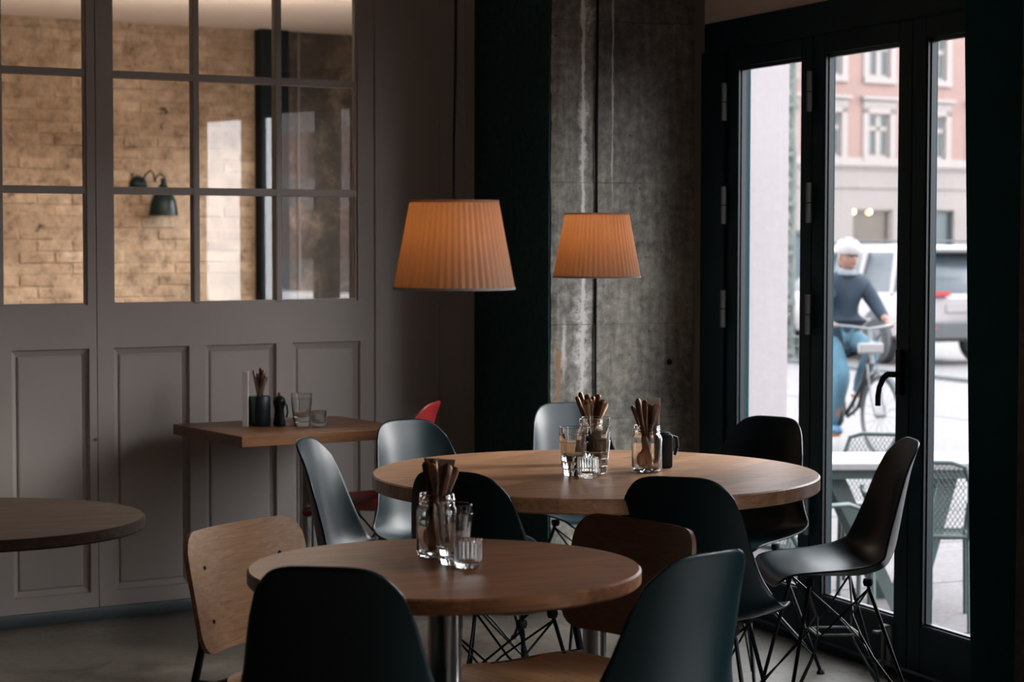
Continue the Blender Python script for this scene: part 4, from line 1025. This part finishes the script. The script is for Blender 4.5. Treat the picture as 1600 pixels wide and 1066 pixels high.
MB().lathe([(0, 0), (.10, .01), (.11, .03), (.05, .055), (0, .06)], 18).build('saddle', 'rubber', bk, loc=(-.20, 0, .86), smooth=True)
MB().tube([(-.17, 0, .76), (-.19, 0, .87)], .012, 8).build('seat_post', 'alloy', bk)
fd = MB()
for cx_, a0, a1 in ((.62, R(35), R(175)), (-.50, R(10), R(200))):
    fd.add([(cx_+r__*math.cos(a0+(a1-a0)*k/14), y_, .338+r__*math.sin(a0+(a1-a0)*k/14)) for k in range(15) for r__, y_ in ((.358, -.025), (.366, 0), (.358, .025))],
           [(3*k+q, 3*k+q+3, 3*k+q+4, 3*k+q+1) for k in range(14) for q in (0, 1)])
fd.build('mudguards', 'bikeblack', bk, smooth=True)
ck = MB().lathe([(0, -.004), (.085, -.004), (.085, .004), (0, .004)], 24).build('chainring', 'alloy', bk, loc=(0, -.06, .29), rot=(R(90), 0, 0))
MB().tube([(0, -.08, .29), (.02, -.085, .13)], .010, 6).tube([(0, .08, .29), (-.02, .085, .45)], .010, 6).build('cranks', 'alloy', bk)
for (x_, y_, z_) in ((.02, -.13, .125), (-.02, .13, .455)): MB().box(x_-.05, x_+.05, y_-.045, y_+.045, z_-.012, z_+.012).build('pedal', 'orange', bk)
MB().box(-.25, .05, -.085, -.055, .20, .40).build('chain_guard', 'bikeblack', bk, bevel=.02)
bs = MB()
W_ = .18
for z_ in (.70, .78, .86, .94):
    e = .13+.05*(z_-.70)/.24
    bs.tube([(-.50-e, -e, z_), (-.50+e, -e, z_), (-.50+e, e, z_), (-.50-e, e, z_), (-.50-e, -e, z_)], .006, 5)
for k in range(10):
    f_ = -1+2*k/9
    for s in (-1, 1):
        bs.tube([(-.5+f_*.13, s*.13, .70), (-.5+f_*.18, s*.18, .94)], .004, 4); bs.tube([(-.5+s*.13, f_*.13, .70), (-.5+s*.18, f_*.18, .94)], .004, 4)
    bs.tube([(-.63, f_*.13, .70), (-.37, f_*.13, .70)], .004, 4)
bs.build('rear_basket', 'cafe_green', bk)
MB().box(-.66, -.22, -.05, .05, .68, .70).tube([(-.62, .05, .69), (-.5, .055, .34)], .006, 5).tube([(-.62, -.05, .69), (-.5, -.055, .34)], .006, 5).build('rear_rack', 'bikeblack', bk)
MB().box(-.70, -.66, -.05, .05, .62, .69).build('tail_reflector', 'lime', bk)
MB().box(.50, .56, -.16, .06, .85, .94).build('front_lamp', 'lens', bk, bevel=.015)
MB().tube([(.46, 0, .88), (.53, 0, .89)], .012, 6).build('lamp_bracket', 'bikeblack', bk)

cy_ = thing('cyclist', 'person in a white helmet, navy jacket and light jeans riding the bicycle', 'person', (CYX, CYY, G), HEAD)
# body as one continuous skinned figure, clothes as children following it
bp = [((-.19, 0, 1.0), (.15, .13)), ((-.14, 0, 1.15), (.135, .115)), ((-.08, 0, 1.32), (.15, .12)), ((-.05, 0, 1.43), (.13, .09)), ((-.03, 0, 1.50), .052), ((0, 0, 1.57), .055),
      ((-.05, .16, 1.42), .062), ((.06, .25, 1.22), .046), ((.22, .27, 1.10), .034), ((-.05, -.16, 1.42), .062), ((.06, -.25, 1.22), .046), ((.22, -.27, 1.10), .034),
      ((-.15, .10, .95), .095), ((.24, .13, .86), .070), ((.00, .13, .56), .046), ((-.15, -.10, .95), .095), ((.17, -.12, .62), .066), ((.02, -.13, .24), .045)]
be = [(0, 1), (1, 2), (2, 3), (3, 4), (4, 5), (3, 6), (6, 7), (7, 8), (3, 9), (9, 10), (10, 11), (0, 12), (12, 13), (13, 14), (0, 15), (15, 16), (16, 17)]
bd = skin_body('body', bp, be, 'skin', cy_)
jp = [((-.19, 0, .98), (.19, .165)), ((-.14, 0, 1.15), (.155, .135)), ((-.08, 0, 1.32), (.17, .14)), ((-.05, 0, 1.44), (.14, .10)), ((-.02, 0, 1.51), .075),
      ((-.05, .17, 1.42), .085), ((.05, .26, 1.23), .068), ((.19, .27, 1.11), .050), ((-.05, -.17, 1.42), .085), ((.05, -.26, 1.23), .068), ((.19, -.27, 1.11), .050), ((-.15, 0, .84), (.20, .17))]
skin_body('jacket', jp, [(0, 1), (1, 2), (2, 3), (3, 4), (3, 5), (5, 6), (6, 7), (3, 8), (8, 9), (9, 10), (0, 11)], 'jacket', cy_)
tp_ = [((-.18, 0, .97), (.15, .13)), ((-.12, .10, .94), .105), ((.24, .13, .87), .082), ((.02, .13, .60), .062), ((-.02, .13, .50), .055), ((-.12, -.10, .94), .105), ((.17, -.12, .63), .080), ((.03, -.13, .30), .058), ((.01, -.13, .20), .052)]
skin_body('jeans', tp_, [(0, 1), (1, 2), (2, 3), (3, 4), (0, 5), (5, 6), (6, 7), (7, 8)], 'jeans', cy_)
for nm, x_, y_, z_ in (('shoe', -.02, .13, .47), ('shoe', .02, -.13, .14)):
    skin_body('shoe', [((x_-.07, y_, z_+.045), .042), ((x_, y_, z_+.045), .045), ((x_+.10, y_, z_+.035), .040), ((x_+.16, y_, z_+.025), .028)], [(0, 1), (1, 2), (2, 3)], 'shoe', cy_, sub=1)
# head
hdm = bmesh.new(); bmesh.ops.create_uvsphere(hdm, u_segments=28, v_segments=22, radius=.1)
for v in hdm.verts:
    x_, y_, z_ = v.co*10
    sx_ = .98 if x_ > 0 else 1.05; jaw = 1-.30*max(0, -z_)**1.3
    v.co = Vector((x_*.098*sx_*(1-.10*max(0, -z_)), y_*.078*jaw, z_*.122))
    if x_ > .6:
        if abs(y_) < .22 and -.45 < z_ < .25: v.co.x += .022*(1-abs(y_)/.22)*(1-abs(z_+.25)/.6 if abs(z_+.25) < .6 else 0)      # nose
        if .05 < z_ < .3 and .2 < abs(y_) < .6: v.co.x -= .008                                                     # eye sockets
        if -.75 < z_ < -.5 and abs(y_) < .35: v.co.x += .006                                                      # lips
hme = bpy.data.meshes.new('head'); hdm.to_mesh(hme); hdm.free(); hme.materials.append(M['skin']); hme.shade_smooth()
hd_ = link('head', hme, cy_, (.02, 0, 1.645), (0, R(6), R(8)))
for s in (-1, 1):
    MB().lathe([(0, -.009), (.010, 0), (0, .009)], 10).build('eye', 'rubber', hd_, loc=(.088, s*.032, .018))
    MB().lathe([(0, -.03), (.010, -.015), (.014, 0), (.012, .018), (0, .03)], 10).build('ear', 'skin', hd_, loc=(-.005, s*.079, -.005), smooth=True)
MB().box(.084, .094, -.022, .022, -.068, -.060).build('mouth', 'cherry', hd_)
hl = bmesh.new(); bmesh.ops.create_uvsphere(hl, u_segments=30, v_segments=20, radius=1)
bmesh.ops.bisect_plane(hl, geom=hl.verts[:]+hl.edges[:]+hl.faces[:], plane_co=(0, 0, -.18), plane_no=(0, 0, -1), clear_outer=True)
for v in hl.verts: v.co = Vector((v.co.x*.135, v.co.y*.105, v.co.z*.112))
hle = bpy.data.meshes.new('helmet'); hl.to_mesh(hle); hl.free(); hle.materials.append(M['helmet']); hle.shade_smooth()
he = link('helmet', hle, hd_, (-.008, 0, .058)); so = he.modifiers.new('thick', 'SOLIDIFY'); so.thickness = .02
for x_, y_ in ((.06, 0), (0, .045), (0, -.045), (-.06, .03), (-.06, -.03)):
    MB().lathe([(0, 0), (.018, 0), (.014, .004), (0, .005)], 10).build('vent', 'cargrey', hd_, loc=(-.008+x_, y_, .058+.112*math.sqrt(max(0, 1-(x_/.135)**2-(y_/.105)**2))))
skin_body('hair', [((-.07, 0, .02), .05), ((-.085, 0, -.05), .045), ((-.075, 0, -.11), .025)], [(0, 1), (1, 2)], 'hair', hd_, sub=1)
MB().lathe([(.055, -.02), (.085, .0), (.082, .03), (.06, .045)], 20).build('scarf', 'scarf', cy_, loc=(.01, 0, 1.50), smooth=True)
for s in (-1, 1):   # hands closed round the grips
    hp = [((.20, s*.27, 1.10), .026), ((.235, s*.268, 1.098), (.030, .018)), ((.262, s*.266, 1.092), (.032, .016))]
    hh = skin_body('hand', hp, [(0, 1), (1, 2)], 'skin', cy_, sub=1)
    for k in range(4):
        y0_ = s*(.288-.016*k); skin_body('finger', [((.262, y0_, 1.096), .008), ((.288, y0_, 1.088), .008), ((.292, y0_, 1.066), .0075), ((.278, y0_, 1.052), .007)], [(0, 1), (1, 2), (2, 3)], 'skin', hh, sub=1)
    skin_body('thumb', [((.235, s*.245, 1.092), .010), ((.258, s*.236, 1.078), .009), ((.275, s*.240, 1.062), .008)], [(0, 1), (1, 2)], 'skin', hh, sub=1)

# ------------------------------------------------------------------ café furniture outside
ct = thing('terrace_table', 'white-topped terrace table with splayed grey legs outside the doors', 'table', (5.66, 8.93, G), -_yaw+R(2))
MB().box(-.60, .60, -.27, .27, .70, .735).build('tabletop', 'cafe_top', ct, bevel=.006)
MB().box(-.56, .56, -.23, .23, .655, .70).build('apron', 'cafe_green', ct)
for s in (-1, 1):
    for q in (-1, 1):
        mb = MB(); x0_, x1_ = (-.26, .04) if s < 0 else (.30, .11)
        mb.add([(x0_-.045, q*.12-.012, .66), (x0_+.045, q*.12-.012, .66), (x1_+.03, q*.22-.012, 0), (x1_-.03, q*.22-.012, 0), (x0_-.045, q*.12+.012, .66), (x0_+.045, q*.12+.012, .66), (x1_+.03, q*.22+.012, 0), (x1_-.03, q*.22+.012, 0)],
               [(0, 1, 2, 3), (7, 6, 5, 4), (0, 4, 5, 1), (1, 5, 6, 2), (2, 6, 7, 3), (3, 7, 4, 0)])
        mb.build('leg', 'cafe_green', ct)
def clip_mesh(x0, x1, z0, z1, f, pitch=.022, r=.0016):
    mb = MB(); n = int((x1-x0+z1-z0)/pitch)+2
    for sgn in (1, -1):
        for k in range(-n, n):
            c = x0+k*pitch; pts = []
            for q in range(13):
                z = z0+(z1-z0)*q/12; x = c+sgn*(z-z0)*.6
                if x0 <= x <= x1: pts.append(f(x, z))
            if len(pts) > 1: mb.tube(pts, r, 4, cap=False)
    return mb
def make_mesh_chair(label):
    t = thing('mesh_chair', label, 'chair')
    fb = lambda x, z: (x, -.20-.10*(z-.44)/.38, z)
    def top(x_): return x_
    # back frame loop
    MB().tube([(-.23, .19, 0), (-.225, .20, .42), (-.222, .02, .435), (-.222, -.17, .44), (-.22, -.22, .52), (-.215, -.28, .72), (-.19, -.30, .80), (-.13, -.303, .82), (.13, -.303, .82), (.19, -.30, .80), (.215, -.28, .72), (.22, -.22, .52), (.222, -.17, .44), (.222, .02, .435), (.225, .20, .42), (.23, .19, 0)], .0115, 8).build('frame', 'cafe_green', t, smooth=True)
    for s in (-1, 1):
        MB().tube([(s*.22, -.16, .43), (s*.218, -.33, 0)], .0115, 8).build('rear_leg', 'cafe_green', t, smooth=True)
        MB().tube([(s*.222, -.255, .64), (s*.262, -.20, .655), (s*.27, .08, .65), (s*.265, .17, .62), (s*.24, .205, .55), (s*.226, .20, .42)], .0115, 8).build('armrest', 'cafe_green', t, smooth=True)
    MB().tube([(-.222, .19, .425), (.222, .19, .425)], .010, 8).tube([(-.222, -.17, .44), (.222, -.17, .44)], .010, 8).build('seat_rail', 'cafe_green', t, smooth=True)
    o = clip_mesh(-.21, .21, .46, .81, fb).build('mesh_back', 'cafe_green', t); o['kind'] = 'stuff'
    o = clip_mesh(-.22, .22, -.17, .19, lambda x, z: (x, z, .435-.010*math.cos(x*6))).build('mesh_seat', 'cafe_green', t); o['kind'] = 'stuff'
    return t
mc = make_mesh_chair('green-grey mesh chair outside at the right end of the terrace table')
mc.location = (5.62, 8.54, G); mc.scale = (1, 1, .955); mc.rotation_euler = (0, 0, R(-31)); mc['group'] = 'mesh chairs around the terrace table'
m2 = copy_tree(mc); m2['label'] = 'green-grey mesh chair behind the terrace table, only its rounded back rail showing'; m2.location = (5.90, 9.28, G); m2.rotation_euler = (0, 0, R(147))
m3 = copy_tree(mc); m3['label'] = 'green-grey mesh chair outside left of the shell chair, its curved arm showing'; m3.location = (4.86, 8.42, G); m3.rotation_euler = (0, 0, R(-75))

# round no-stopping sign seen only as a reflection in the partition glazing
sg = thing('traffic_sign', 'round red and blue traffic sign outside the rear window, seen reflected', 'sign', (2.95, -4.6, G))
MB().tube([(0, 0, 0), (0, 0, 2.95)], .03, 10).build('post', 'cargrey', sg)
MB().lathe([(0, 0), (.30, 0), (.30, .01), (0, .01)], 32).build('disc', 'sign_red', sg, loc=(0, .05, 2.62), rot=(R(-90), 0, 0))
MB().lathe([(0, 0), (.22, 0), (.22, .012), (0, .012)], 32).build('inner_disc', 'sign_blue', sg, loc=(0, .052, 2.62), rot=(R(-90), 0, 0))
MB().box(-.24, .24, .064, .068, -.022, .022).build('diagonal_bar', 'sign_red', sg, loc=(0, 0, 2.62), rot=(0, R(45), 0))
